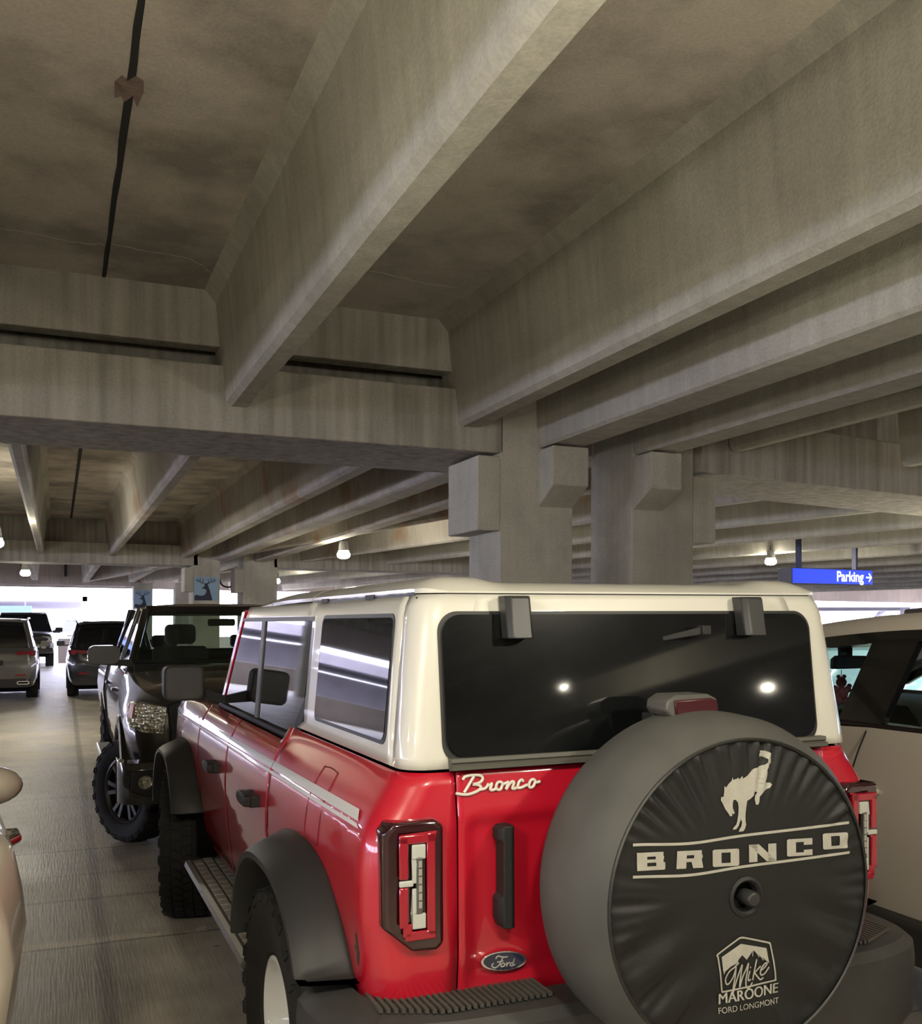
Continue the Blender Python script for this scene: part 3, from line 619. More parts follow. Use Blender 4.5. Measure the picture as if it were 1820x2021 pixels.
# hardtop: rear shell, roof panels
HW = [(1.34, .762), (1.40, .757), (1.60, .733), (1.757, .712), (1.795, .700), (1.813, .688)]
def hw(z): return interp(HW, z)
def hy(z): return interp([(1.34, .018), (1.36, .02), (1.757, .062), (1.813, .075)], z)
RH = 0.075
def hperi(s, z, off=0.0):
    W = hw(z); y0 = hy(z)
    if s <= 1: return Vector((lerp(0.0, W - RH, s), y0 - off, z))
    if s <= 2:
        a = (s - 1) * pi / 2; return Vector((W - RH + (RH + off) * sin(a), y0 + RH - (RH + off) * cos(a), z))
    return Vector((W + off, y0 + RH + s - 2, z))
def hs(y): return 2 + y - RH - 0.03
for sg in (-1, 1):
    b = MB(); zs = lin(1.343, 1.813, 16)
    S = [.88, .92, .96, 1.0] + [1 + i / 8 for i in range(1, 9)]
    b.grid(lambda s, z: (lambda p: (sg * p.x, p.y, p.z))(hperi(s, z)), [.80, .86, .92, 1.0] + [1 + i / 8 for i in range(1, 9)] + [hs(.135)], zs)
    b.build('hardtop_corner', 'white_paint', RS, smooth=30, solid=-0.012 * sg, fixn=False)
    # side panel with window frame: white around the quarter glass
    b = MB()
    def hp(y, z, off=0.0): p = hperi(hs(y), z, off); return (sg * p.x, p.y, p.z)
    ye = lambda z: 1.16 + (0.10 if z < 1.36 else 0)
    b.grid(lambda t, z: hp(lerp(.142, ye(z), t), z), lin(0, 1, 20), zs)
    b.build('hardtop_side', 'white_paint', RS, smooth=30, solid=-0.012 * sg, fixn=False)
    # quarter glass, rounded corners, in its rubber
    for nm, y0, y1, z0, z1, r, off, m in (('window_seal', .20, 1.005, 1.392, 1.762, .035, .003, 'seal_black'), ('quarter_window', .212, .993, 1.404, 1.75, .03, .005, 'dark_glass')):
        poly = rrect(y0, y1, z0, z1, r)
        if True:
            ring0 = [hp(y, z, off) for y, z in poly]; ring1 = [hp(y, z, -0.004) for y, z in poly]
            bb = MB().loft([ring1, ring0], caps=False); n = len(poly)
            bb.add(ring0, [tuple(range(n))]); bb.build(nm, m, RS, smooth=30)
    # rain gutter rail over the doors
    b = MB(); b.grid(lambda y, z: hp(y, z), lin(1.168, 2.52, 14), lin(1.752, 1.813, 5)); b.build('door_header', 'white_paint', RS, smooth=30, solid=-0.02 * sg, fixn=False)
    # door glass and frames
    def dx(z): return lerp(.745, .708, (z - 1.28) / .48)
    def gq(y0b, y0t, y1b, y1t, z0, z1, off):
        return [(sg * (dx(z0) + off), y0b, z0), (sg * (dx(z1) + off), y0t, z1), (sg * (dx(z1) + off), y1t, z1), (sg * (dx(z0) + off), y1b, z0)]
    def pane(name, Q, m, th=0.008):
        b = MB(); b.hexa([(p[0], p[1], p[2]) for p in Q], [(p[0] - sg * th, p[1], p[2]) for p in Q]); return b.build(name, m, RS, bevel=0.001)
    pane('rear_door_window', gq(1.29, 1.18, 2.09, 2.06, 1.30, 1.748, 0), 'dark_glass')
    pane('front_door_window', gq(2.16, 2.13, 3.06, 2.60, 1.30, 1.748, 0), 'dark_glass')
    pane('door_pillar', gq(2.09, 2.06, 2.16, 2.13, 1.28, 1.752, 0.006), mat('pillar_grey', (0.10, 0.10, 0.105), 0.5), 0.02)
    pane('window_corner_trim', gq(1.275, 1.175, 1.42, 1.175, 1.30, 1.50, 0.004), 'trim_black', 0.01)
    MB().hexa(gq(1.265, 1.265, 3.12, 3.12, 1.272, 1.302, 0.016), gq(1.265, 1.265, 3.12, 3.12, 1.272, 1.302, -0.02)).build('window_sill', 'trim_black', RS, bevel=0.004)
    MB().hexa(gq(1.17, 1.17, 2.62, 2.58, 1.742, 1.758, 0.006), gq(1.17, 1.17, 2.62, 2.58, 1.742, 1.758, -0.02)).build('window_top_trim', 'pillar_grey', RS)
    # red windscreen pillar
    MB().hexa([(sg * .752, 3.06, 1.27), (sg * .752, 3.16, 1.27), (sg * .66, 3.18, 1.27), (sg * .66, 3.08, 1.27)], [(sg * .712, 2.56, 1.80), (sg * .712, 2.65, 1.80), (sg * .63, 2.67, 1.80), (sg * .63, 2.58, 1.80)]).build('windscreen_pillar', 'red_paint', RS, bevel=0.012)
    # door mirrors: squared head on an arm
    mh = MB(); ys = 2.98
    mh.prism(rrect(.86, 1.065, 1.325, 1.51, .035), 'y', ys - .02, ys + .09)
    if sg < 0: mh.xf(Matrix.Scale(-1, 4, (1, 0, 0)))
    mo = mh.build('door_mirror', 'trim_black', RS, bevel=0.01)
    g = MB().prism([(sg * x, z) for x, z in rrect(.87, 1.055, 1.335, 1.50, .03)], 'y', ys - .024, ys - .018).build('mirror_glass', mat('mirror_glass', (0.10, 0.10, 0.10), 0.25, metal=0.6), mo)
    MB().hexa([(sg * .74, ys + .02, 1.30), (sg * .90, ys + .02, 1.33), (sg * .90, ys + .07, 1.33), (sg * .74, ys + .07, 1.30)], [(sg * .74, ys + .02, 1.34), (sg * .90, ys + .02, 1.40), (sg * .90, ys + .07, 1.40), (sg * .74, ys + .07, 1.34)]).build('mirror_arm', 'trim_black', mo)
# rear header over the glass, roof
b = MB(); b.grid(lambda s, z: tuple(hperi(s, z, .001)) if s >= 0 else (lambda p: (-p.x, p.y, p.z))(hperi(-s, z, .001)), lin(-.86, .86, 28), lin(1.752, 1.813, 4)); b.build('rear_header', 'white_paint', RS, solid=0.012)
def roof_z(x, y):
    W = .700; t = abs(x) / W; edge = max(0.0, 1 - t) / .16
    crown = .044 * (1 - max(0, 1 - edge) ** 2.0) if edge < 1 else .044
    crown -= .016 * max(0, min(1, (.72 - t) / .10)) * (1 if y < 1.2 else 0.4)
    e = max(0, min(1, (y - .074) / .11)); crown *= 1 - (1 - e) ** 2
    z = 1.822 + crown
    if y > 1.6: z -= 0.045 * ((y - 1.6) / 1.0) ** 2
    return z
def rf(u, y):
    t = u; q = min(1, max(0, (y - .074) / .075)); W = .690 - .075 + .075 * sqrt(max(0, 1 - (1 - q) ** 2)); x = W * t
    return (x, y, roof_z(x, y))
def roof_panel(name, y0, y1):
    ys = [lerp(y0, y1, (i / 30) ** 1.6) for i in range(31)]; us = [-1, -.985, -.96, -.93, -.9] + lin(-.86, .86, 26) + [.9, .93, .96, .985, 1]
    b = MB(); b.grid(rf, us, ys)
    # skirt down to the seam
    for u in (-1, 1): b.grid(lambda y, k: (rf(u, y)[0], y, lerp(rf(u, y)[2], 1.8165 if y < 1.55 else 1.815 - 0.045 * ((y - 1.6) / 1.0) ** 2 * (1 if y > 1.6 else 0), k)), ys, [0, 1])
    for y in (y0, y1): b.grid(lambda u, k: (rf(u, y)[0], y, lerp(rf(u, y)[2], 1.8165 if y < .5 else 1.80 if y < 1.6 else 1.76, k)), us, [0, 1])
    return b.build(name, 'white_paint', RS, smooth=50)
roof_panel('rear_roof', .074, 1.275); roof_panel('middle_roof', 1.287, 2.02); roof_panel('front_roof', 2.032, 2.66)
b = MB().box(-.69, .69, .14, 1.27, 1.806, 1.82).box(-.62, .62, .080, .2, 1.806, 1.82); b.build('roof_gasket', 'seal_black', RS, smooth=0)
MB().box(-.69, .69, .12, 2.6, 1.77, 1.806).build('headliner', 'cabin_dark', RS, smooth=0)
# small gutter clips in the roof seam
for sg in (-1, 1):
    for y in (.50, 1.05): MB().box(min(sg * .680, sg * .694), max(sg * .680, sg * .694), y, y + .09, 1.808, 1.822).build('gutter_clip', 'trim_black', RS)
# windscreen
MB().hexa([(-.68, 3.12, 1.28), (.68, 3.12, 1.28), (.66, 2.61, 1.79), (-.66, 2.61, 1.79)], [(-.68, 3.13, 1.28), (.68, 3.13, 1.28), (.66, 2.62, 1.79), (-.66, 2.62, 1.79)]).build('windscreen', 'dark_glass', RS)
# tailgate
def tg(x, z):
    y = interp(YR, z); ax = abs(x)
    if 0.74 < z < 1.215:                       # stamped recess
        ed = min(1, (z - .74) / .05, (1.215 - z) / .03); sd = min(1, max(0, (.60 - ax) / .03)); y += 0.020 * min(1, max(0, ed)) * sd
    return y
us = lin(-.618, .63, 60); vs = lin(.692, 1.335, 40)
b = MB(); b.grid(lambda x, z: (x, tg(x, z), z), us, vs); TG = b.build('tailgate', 'red_paint', RS, smooth=30, solid=-.012, fixn=False)
# grab pocket and handle
MB().lathe([(0, .013), (.05, .012), (.085, .002), (.09, -.001)], 'y', (0, 0, 0), 24).xf(Matrix.Translation((-.47, .021, 1.035)) @ Matrix.Scale(.75, 4, (1, 0, 0))).build('handle_pocket', mat('red_shadow', (0.42, 0.007, 0.017), 0.32, coat=1), TG)
prof = [(.91, .030), (.935, .034), (.99, .034), (1.0, .026), (1.01, .022), (1.125, .022), (1.14, .026), (1.15, .034), (1.175, .034), (1.186, .028)]
rings = [[(-.512 + dx_, yy, z) for dx_, yy in ((0 if hw_ > .03 else .010, .02), (0 if hw_ > .03 else .012, -.012), (.008 + .004, -.03), (.036, -.034), (.046, -.026), (.046, .02))] for z, hw_ in prof]
MB().loft(rings).build('grab_handle', 'trim_black', TG, smooth=40, bevel=0.003)
# script lettering, white, standing proud
def put(y): return lambda x, z: (x, y, z)
SCRIPT = [[(-0.6019, 1.3247), (-0.5958, 1.3321), (-0.5801, 1.3355), (-0.5606, 1.335), (-0.5472, 1.3312), (-0.544, 1.3232), (-0.5509, 1.3158), (-0.5632, 1.3121), (-0.5729, 1.3112), (-0.5583, 1.3089), (-0.5505, 1.3034), (-0.5535, 1.2969), (-0.5682, 1.2901), (-0.5876, 1.2858), (-0.6045, 1.2866), (-0.6237, 1.291)], [(-0.5691, 1.3326), (-0.5777, 1.3209), (-0.5887, 1.306), (-0.5997, 1.2911)], [(-0.5535, 1.2958), (-0.5387, 1.2981), (-0.5301, 1.3054), (-0.5289, 1.3083), (-0.5239, 1.3039), (-0.5202, 1.3077), (-0.5177, 1.3091), (-0.5203, 1.3014), (-0.5228, 1.2948), (-0.5166, 1.2921), (-0.5042, 1.2958)], [(-0.4892, 1.3117), (-0.4979, 1.3123), (-0.5041, 1.3059), (-0.5054, 1.297), (-0.5005, 1.2922), (-0.493, 1.2928), (-0.488, 1.3004), (-0.4862, 1.3081), (-0.4904, 1.3118)], [(-0.4867, 1.3048), (-0.4742, 1.3085), (-0.4679, 1.3103), (-0.4718, 1.3015), (-0.4756, 1.2916), (-0.4667, 1.3035), (-0.4566, 1.3107), (-0.4516, 1.3093), (-0.4529, 1.3025), (-0.4567, 1.2937), (-0.4517, 1.2911), (-0.4441, 1.294)], [(-0.4238, 1.3086), (-0.4251, 1.3132), (-0.4314, 1.3125), (-0.4378, 1.305), (-0.4403, 1.296), (-0.4366, 1.2924), (-0.4264, 1.294), (-0.4111, 1.2998)], [(-0.3919, 1.3134), (-0.3996, 1.3105), (-0.4048, 1.3028), (-0.4061, 1.2949), (-0.401, 1.2911), (-0.3933, 1.294), (-0.3881, 1.3028), (-0.3868, 1.3096), (-0.3919, 1.3134)], [(-0.3894, 1.3052), (-0.3804, 1.3039), (-0.3714, 1.3056)]]
b = MB()
for st in SCRIPT:
    b.tube([(p.x, tg(p.x, p.y - .012) - .006, p.y - .012) for p in catmull([(q[0], q[1], 0) for q in st], 6)], .0042, 8)
b.build('script_badge', 'badge_white', TG, weld=False)
# oval badge
ov = [(-.484 + .068 * cos(2 * pi * k / 40), .812 + .0268 * sin(2 * pi * k / 40) - .005 * cos(2 * pi * k / 40)) for k in range(40)]
ob = MB().prism(ov, 'y', .006, .026).build('oval_badge', 'chrome', TG, bevel=0.003)
MB().prism([(-.484 + (x + .484) * .9, .812 + (z - .812) * .86) for x, z in ov], 'y', .0045, .012).build('badge_field', 'badge_blue', ob)
b = MB()
for st in [[(-0.5096, 0.8258), (-0.5036, 0.8318), (-0.4887, 0.8271), (-0.4752, 0.8261)], [(-0.4887, 0.8263), (-0.4932, 0.8182), (-0.5007, 0.807), (-0.5097, 0.8015), (-0.5186, 0.8033), (-0.5215, 0.8099), (-0.5171, 0.8133)], [(-0.5052, 0.8158), (-0.4947, 0.8157), (-0.4887, 0.8163)], [(-0.4873, 0.8106), (-0.4948, 0.8076), (-0.4933, 0.802), (-0.4858, 0.8023), (-0.4828, 0.8073), (-0.4873, 0.8106)], [(-0.4768, 0.8106), (-0.4783, 0.8013), (-0.4753, 0.8063), (-0.4693, 0.8101)], [(-0.4587, 0.8081), (-0.4663, 0.8064), (-0.4663, 0.801), (-0.4603, 0.8015), (-0.4541, 0.8184), (-0.4588, 0.8013), (-0.4527, 0.8018)]]:
    ribbon(b, [(x, z - .003) for x, z in st], .0036, put(.0036))
b.build('badge_script', mat('badge_silver', (0.7, 0.7, 0.68), 0.25, metal=0.6), ob, smooth=0, weld=False)
# rear glass leaning forward, with its seal, hinges and wiper
def gy(z): return lerp(.016, .060, (z - 1.36) / .40) - .004
for nm, x0, x1, z0, z1, r, dy, m in (('glass_seal', -.655, .618, 1.352, 1.766, .06, .004, 'seal_black'), ('rear_window', -.643, .606, 1.372, 1.757, .055, -.004, 'dark_glass')):
    poly = rrect(x0, x1, z0, z1, r, 8); n = len(poly)
    if nm == 'rear_window': poly = [(x, max(z, z0)) for x, z in poly]
    f_, bk = [(x, gy(z) + dy, z) for x, z in poly], [(x, gy(z) + dy + .012, z) for x, z in poly]
    RW = MB().loft([bk, f_]).build(nm, 'dusty_glass' if nm == 'rear_window' else m, RS, smooth=20)
MB().prism([(.012, 1.338), (-.014, 1.342), (-.016, 1.353), (-.002, 1.357), (-.008, 1.362), (-.006, 1.372), (.02, 1.372)], 'x', -.640, .628).build('window_ledge', mat('ledge', (0.09, 0.088, 0.075), 0.6), RS, smooth=20)
for x0 in (-.471, .322):
    P = [(x0, -.012), (x0 + .012, -.030), (x0 + .066, -.030), (x0 + .078, -.012), (x0 + .078, .03), (x0, .03)]
    rings = []
    for z, k in ((1.690, .035), (1.697, .036), (1.80, .055), (1.808, .06)):
        rings.append([(x, y + k - .025, z) for x, y in P])
    MB().loft(rings).build('glass_hinge', mat('hinge_black', (0.025, 0.025, 0.025), 0.4), RS, smooth=20, bevel=0.003)
wb = MB().hexa([(.055, .045, 1.675), (.055, .045, 1.69), (.165, -.005, 1.72), (.165, -.005, 1.695)], [(.06, .06, 1.675), (.06, .06, 1.69), (.185, .01, 1.72), (.185, .01, 1.695)])
wb.box(.160, .19, -.014, .02, 1.694, 1.722); wb.build('wiper', 'trim_black', RS, bevel=0.003)
# high brake lamp on its arm above the spare
P = [(-.105, 1.497), (-.10, 1.521), (-.07, 1.536), (.045, 1.536), (.075, 1.522), (.08, 1.50), (.075, 1.485), (-.09, 1.478)]
BL = MB().prism([(x * .93, z) for x, z in P], 'y', -.20, -.10).build('high_brake_lamp', mat('lamp_grey', (0.08, 0.078, 0.072), 0.5), RS, smooth=30, bevel=0.006)
MB().prism([(-.068, 1.484), (-.072, 1.522), (.045, 1.526), (.066, 1.517), (.070, 1.490)], 'y', -.207, -.195).build('brake_lens', mat('dusty_red', (0.045, 0.005, 0.009), 0.3), BL, bevel=0.004)
for xa in (-.085, .06): MB().box(xa, xa + .038, -.12, -.06, 1.30, 1.48).build('lamp_arm', 'trim_black', BL, bevel=0.004)
MB().box(-.01, .08, -.17, -.10, 1.458, 1.468).build('lamp_shelf', 'badge_white', BL)
# rear bumper: plastic with ribbed step pads, ends wrapping to the flares
pl = [(-1.0, .24), (-.995, .10), (-.95, -.04), (-.80, -.13), (-.5, -.165), (.5, -.165), (.80, -.13), (.95, -.04), (.995, .10), (1.0, .24)]
pc = [(p.x, p.y) for p in catmull([(a, c, 0) for a, c in pl], 5)]
rings = []
for x, y in pc:
    d = Vector((0, .25)) - Vector((x * .5, y)); d.normalize()
    def q(k, z): return (x + d.x * k, y + d.y * k, z)
    rings.append([q(.025, .46), q(0, .50), q(-.005, .66), q(.0, .705), q(.03, .73), q(.13, .748), q(.16, .71), q(.16, .46)])
BP = MB().loft(rings).build('rear_bumper', 'bumper_plastic', RS, smooth=30)
for sx in (-1, 1):
    b = MB()
    for k in range(26):
        x = sx * (.40 + k * .018); yb = -.03 if abs(x) < .7 else -.03 + (abs(x) - .7) * .45
        b.box(x - .005, x + .005, yb - .075, yb + .05, .742, .7525)
    b.build('step_pad', mat('rib_tan', (0.055, 0.052, 0.045), 0.8), BP)
MB().box(-.62, .62, .015, .06, .60, .70).build('bumper_gap', 'void_black', RS, smooth=0)
# ------------------------------------------------------------------ covered spare wheel
SX, SZ, SYF = .018, 1.030, -.377
def face_y(x, z):
    dx_, dz_ = x - SX, z - SZ; r = sqrt(dx_ * dx_ + dz_ * dz_); a = atan2(dz_, dx_)
    y = SYF - .006 * (1 - (r / .4) ** 2)
    env = max(0, min(1, (r - .255 - .035 * sin(7 * a + 2)) / .13)) ** 1.3 * max(0, min(1, (.402 - r) / .012))
    # the cover is gathered under its seam: pleats of uneven width
    k = sin(46 * a + 3.1 * sin(5 * a) + 5 * (r - .3)) * .6 + sin(71 * a + 2 * sin(3 * a + 1)) * .4
    top = .55 + .45 * sin(a) if dz_ > -.1 else .25
    if 1.075 < z < 1.215: env *= .22 + .78 * max(0, abs(z - 1.145) - .045) / .025 if abs(z - 1.145) < .07 else 1
    k = (1 if k > 0 else -1) * abs(k) ** .7
    y -= .0095 * env * k * top
    # slack folds fanning out low on the cover
    y -= .006 * max(0, min(1, (r - .12) / .15)) * sin(9 * (dz_ + .55 * abs(dx_)) / .2 + 1.3) * (1 if dz_ < .03 else 0) * (.3 + min(1, abs(dx_) / .25)) * max(0, min(1, (.402 - r) / .03)) * max(0, min(1, (.03 - dz_) / .1))
    return y
b = MB(); NT, NRr = 360, 40
rs = [.045 + (.402 - .045) * i / NRr for i in range(NRr + 1)]
vs_, fs_ = [], []
for r in rs:
    for k in range(NT):
        a = 2 * pi * k / NT; x, z = SX + r * cos(a), SZ + r * sin(a); vs_.append((x, face_y(x, z), z))
for i in range(NRr):
    for k in range(NT): fs_.append((i * NT + k, i * NT + (k + 1) % NT, (i + 1) * NT + (k + 1) % NT, (i + 1) * NT + k))
b.add(vs_, fs_)
mat('cover_cloth', (0.010, 0.010, 0.010), 0.55, spec=0.35, bump=0.1, nscale=160)
mat('cover_band', (0.075, 0.074, 0.068), 0.62, spec=0.3, noise=0.3, nscale=3)
SC_ = b.build('spare_cover', 'cover_cloth', RS, smooth=60)
prof = [(.402, SYF - .002), (.408, SYF - .003), (.425, SYF + .018), (.445, SYF + .05), (.458, SYF + .09), (.462, SYF + .17), (.458, SYF + .25), (.44, SYF + .29), (.40, SYF + .31), (.10, SYF + .31)]
MB().lathe(prof, 'y', (SX, 0, SZ), 96).build('cover_band', 'cover_band', SC_, smooth=60)
MB().lathe([(.398, -.006), (.402, -.010), (.406, -.006)], 'y', (SX, SYF, SZ), 96).build('cover_piping', 'seal_black', SC_)
MB().lathe([(.05, .0), (.052, -.006), (.044, -.010), (.038, -.004), (.036, .03), (0, .03)], 'y', (SX, SYF - .002, SZ), 32).build('camera_ring', 'trim_black', SC_)
MB().lathe([(0, -.026), (.016, -.025), (.020, -.018), (.020, .03)], 'y', (SX + .012, SYF - .002, SZ - .004), 24).build('camera_pod', 'hinge_black', SC_, bevel=.002)
MB().box(-.10, .14, -.08, .03, .93, 1.13).build('spare_carrier', 'trim_black', RS)
# printing on the cover
def onface(x, z, e=.0018): return (x, face_y(x, z) - e, z)
mat('print_ink', (0.36, 0.345, 0.30), 0.6, noise=0.08, nscale=40)
def subdiv_poly(mb, poly, e=.0024, cuts=5):
    bm = bmesh.new(); vs = [bm.verts.new((x, 0, z)) for x, z in poly]
    for t in tessellate_polygon([[Vector((x, z, 0)) for x, z in poly]]):
        try: bm.faces.new([vs[i] for i in t])
        except ValueError: pass
    for _ in range(cuts):
        long_ = [ed for ed in bm.edges if ed.calc_length() > .007]
        if not long_: break
        bmesh.ops.subdivide_edges(bm, edges=long_, cuts=1); bmesh.ops.triangulate(bm, faces=bm.faces)
    bm.verts.index_update()
    mb.add([onface(v.co.x, v.co.z, e) for v in bm.verts], [tuple(v.index for v in f.verts) for f in bm.faces]); bm.free()
HORSE = [(0.0573, 1.3872), (0.0574, 1.3948), (0.0697, 1.3998), (0.084, 1.3996), (0.0984, 1.3925), (0.1074, 1.3794), (0.1073, 1.3678), (0.1002, 1.3599), (0.0858, 1.3541), (0.0837, 1.3493), (0.0886, 1.339), (0.0856, 1.3293), (0.0794, 1.3181), (0.0979, 1.3162), (0.1012, 1.3123), (0.0958, 1.3037), (0.0731, 1.2937), (0.0628, 1.2828), (0.0615, 1.2697), (0.0578, 1.2627), (0.0505, 1.2633), (0.0465, 1.2774), (0.0486, 1.2871), (0.0568, 1.2948), (0.0466, 1.2972), (0.0445, 1.2874), (0.0343, 1.2799), (0.0234, 1.2752), (0.0201, 1.2596), (0.0171, 1.2402), (0.017, 1.2238), (0.019, 1.2154), (0.0149, 1.2042), (0.0096, 1.1988), (-0.0044, 1.1983), (-0.0024, 1.2041), (0.0037, 1.2117), (0.0062, 1.2214), (0.003, 1.2298), (-0.001, 1.222), (-0.0051, 1.2125), (-0.0123, 1.2056), (-0.0231, 1.2052), (-0.0203, 1.2105), (-0.0115, 1.2179), (-0.009, 1.2259), (-0.0049, 1.2452), (-0.004, 1.2615), (-0.0059, 1.2731), (-0.0127, 1.2801), (-0.019, 1.2806), (-0.0219, 1.2726), (-0.022, 1.2596), (-0.0161, 1.2477), (-0.0193, 1.244), (-0.024, 1.2473), (-0.0241, 1.2402), (-0.0312, 1.2401), (-0.0359, 1.2476), (-0.0458, 1.2598), (-0.0524, 1.2733), (-0.0582, 1.2818), (-0.0574, 1.2899), (-0.0495, 1.2909), (-0.0475, 1.3038), (-0.0466, 1.3183), (-0.0415, 1.3131), (-0.0335, 1.3223), (-0.0235, 1.3298), (-0.0215, 1.3378), (-0.0175, 1.3311), (-0.0055, 1.3342), (-0.0035, 1.3367), (-0.0004, 1.3316), (0.0085, 1.3402), (0.0117, 1.3324), (0.0246, 1.3382), (0.0368, 1.3472), (0.045, 1.3566), (0.0531, 1.3588), (0.0694, 1.3601), (0.0797, 1.3644), (0.0859, 1.3707), (0.0868, 1.3789), (0.0778, 1.3844), (0.0675, 1.3867), (0.0622, 1.3843)]
b = MB(); subdiv_poly(b, HORSE); b.build('horse_print', 'print_ink', SC_, smooth=60)
b = MB()
for z0, z1 in ((1.1934, 1.1907), (1.115, 1.1108)):
    for i in range(60):
        xa, xb = lerp(-.3165, .3635, i / 60), lerp(-.3165, .3635, (i + 1) / 60); za, zb = [lerp(z0, z1, t) - .0085 * exp(-((t - .24) / .17) ** 2) - .0035 * sin(pi * t) for t in (i / 60, (i + 1) / 60)]
        b.add([onface(xa, za - .0035), onface(xb, zb - .0035), onface(xb, zb + .0035), onface(xa, za + .0035)], [(0, 1, 2, 3)])
GL = {'B': [[(0, 0), (.36, 0), (.36, 1), (0, 1)], [(.36, .76), (.94, .76), (.94, 1), (.36, 1)], [(.36, .42), (.94, .42), (.94, .6), (.36, .6)], [(.36, 0), (.97, 0), (1, .06), (1, .22), (.36, .22)], [(.66, .6), (.96, .6), (.96, .76), (.66, .76)], [(.68, .22), (1, .22), (1, .42), (.68, .42)]],
      'R': [[(0, 0), (.36, 0), (.40, 1), (.04, 1)], [(.38, .74), (.95, .74), (.95, 1), (.38, 1)], [(.38, .36), (.95, .36), (.95, .56), (.38, .56)], [(.66, .56), (.98, .56), (.98, .74), (.66, .74)], [(.62, 0), (1, 0), (.96, .36), (.56, .36)]],
      'O': [[(0, .06), (.06, 0), (.33, 0), (.33, 1), (.06, 1), (0, .94)], [(.67, 0), (.94, 0), (1, .06), (1, .94), (.94, 1), (.67, 1)], [(.33, 0), (.67, 0), (.67, .2), (.33, .2)], [(.33, .8), (.67, .8), (.67, 1), (.33, 1)]],
      'N': [[(0, 0), (.3, 0), (.3, 1), (0, 1)], [(.7, 0), (1, 0), (1, 1), (.7, 1)], [(0, 1), (.36, 1), (1, 0), (.64, 0)]],
      'C': [[(0, .06), (.06, 0), (.35, 0), (.35, 1), (.06, 1), (0, .94)], [(.35, 0), (1, 0), (1, .20), (.35, .20)], [(.35, .8), (1, .8), (1, 1), (.35, 1)], [(.66, .62), (1, .62), (1, .8), (.66, .8)], [(.66, .2), (1, .2), (1, .34), (.66, .34)]]}
for ch, x0, x1, z0, z1 in (('B', -.3057, -.2255, 1.128, 1.172), ('R', -.1934, -.1140, 1.122, 1.166), ('O', -.0855, -.0040, 1.1165, 1.160), ('N', .0268, .1142, 1.1175, 1.1625), ('C', .1490, .2340, 1.1205, 1.1655), ('O', .2700, .3570, 1.127, 1.1697)):
    for poly in GL[ch]: subdiv_poly(b, [(lerp(x0, x1, u), lerp(z0, z1, v) - .004 * u) for u, v in poly])
b.build('cover_lettering', 'print_ink', SC_, smooth=60, weld=False)
b = MB(); P2 = lambda x, z: onface(x, z, .003)
ribbon(b, [(-0.0713, 0.8905), (-0.0690, 0.8960), (-0.0100, 0.9255), (0.0000, 0.9275), (0.0118, 0.9264), (0.0800, 0.9065), (0.0880, 0.9030), (0.0940, 0.8949), (0.1096, 0.8140), (0.1080, 0.8060), (0.1010, 0.8025), (-0.0450, 0.7965), (-0.0530, 0.7985), (-0.0585, 0.8060), (-0.0713, 0.8905)], .0045, P2, 4)
subdiv_poly(b, [(-0.0598, 0.8863), (-0.0001, 0.9125), (0.0805, 0.8914), (0.0883, 0.8514), (0.0393, 0.8924), (0.018, 0.8695), (0.0037, 0.8832), (-0.0081, 0.873), (-0.0108, 0.8649), (-0.0316, 0.8592), (-0.0497, 0.8489), (-0.0524, 0.8408), (-0.0561, 0.852)], .0025)
for st in [[(0.0393, 0.8914), (0.036, 0.884), (0.0365, 0.877)], [(0.042, 0.8905), (0.052, 0.879), (0.056, 0.872)], [(0.046, 0.888), (0.062, 0.872), (0.07, 0.862)]]: ribbon(b, st, .0022, P2, 3)
for st in [[(-0.0082, 0.8645), (-0.0212, 0.8556), (-0.0368, 0.8472), (-0.0473, 0.8316), (-0.0461, 0.8187), (-0.0383, 0.8145), (-0.0266, 0.8266), (-0.0187, 0.8446), (-0.0161, 0.8549), (-0.0212, 0.8556)], [(-0.0161, 0.8528), (-0.0175, 0.8317), (-0.0215, 0.8088), (-0.023, 0.7899), (-0.0163, 0.8102), (-0.0057, 0.8386), (0.0035, 0.8586), (0.0008, 0.8377), (-0.0028, 0.8019), (0.0059, 0.8263), (0.0179, 0.8481), (0.0232, 0.8602), (0.0205, 0.8392), (0.0164, 0.8184), (0.0176, 0.7989), (0.0268, 0.7965), (0.0361, 0.807)], [(0.0284, 0.8381), (0.0243, 0.8258), (0.0243, 0.8151), (0.0309, 0.8163)], [(0.0484, 0.8654), (0.0429, 0.8404), (0.0382, 0.8153)], [(0.0602, 0.8466), (0.0468, 0.8355), (0.0429, 0.8339), (0.0521, 0.8219), (0.0626, 0.8118), (0.0706, 0.815)], [(0.0628, 0.8355), (0.0762, 0.8444), (0.0816, 0.8523), (0.0762, 0.853), (0.0655, 0.8437), (0.0614, 0.8314), (0.0654, 0.8233), (0.0761, 0.8272), (0.0869, 0.8408)], [(0.030, .848), (.0302, .8485)]]:
    ribbon(b, st, .0042, P2, 5)
def face_text(txt, x0, x1, z0, z1, h, bold):
    vs, fs = text_mesh(txt, 1.0); xs = [v[0] for v in vs]; ys = [v[1] for v in vs]; a, c = min(xs), max(xs); lo, hi = min(ys), max(ys)
    for sh in ((-.001, 0, .001) if bold else (0,)): b.add([onface(sh + lerp(x0, x1, (v[0] - a) / (c - a)), lerp(z0, z1, (v[0] - a) / (c - a)) + h * (v[1] - lo) / (hi - lo), .003) for v in vs], fs)
face_text('MAROONE', -.0655, .1205, .7665, .7690, .0265, .016); face_text('FORD LONGMONT', -.0680, .1225, .7430, .7416, .0150, 0.0)
b.build('dealer_print', 'print_ink', SC_, smooth=60, weld=False)
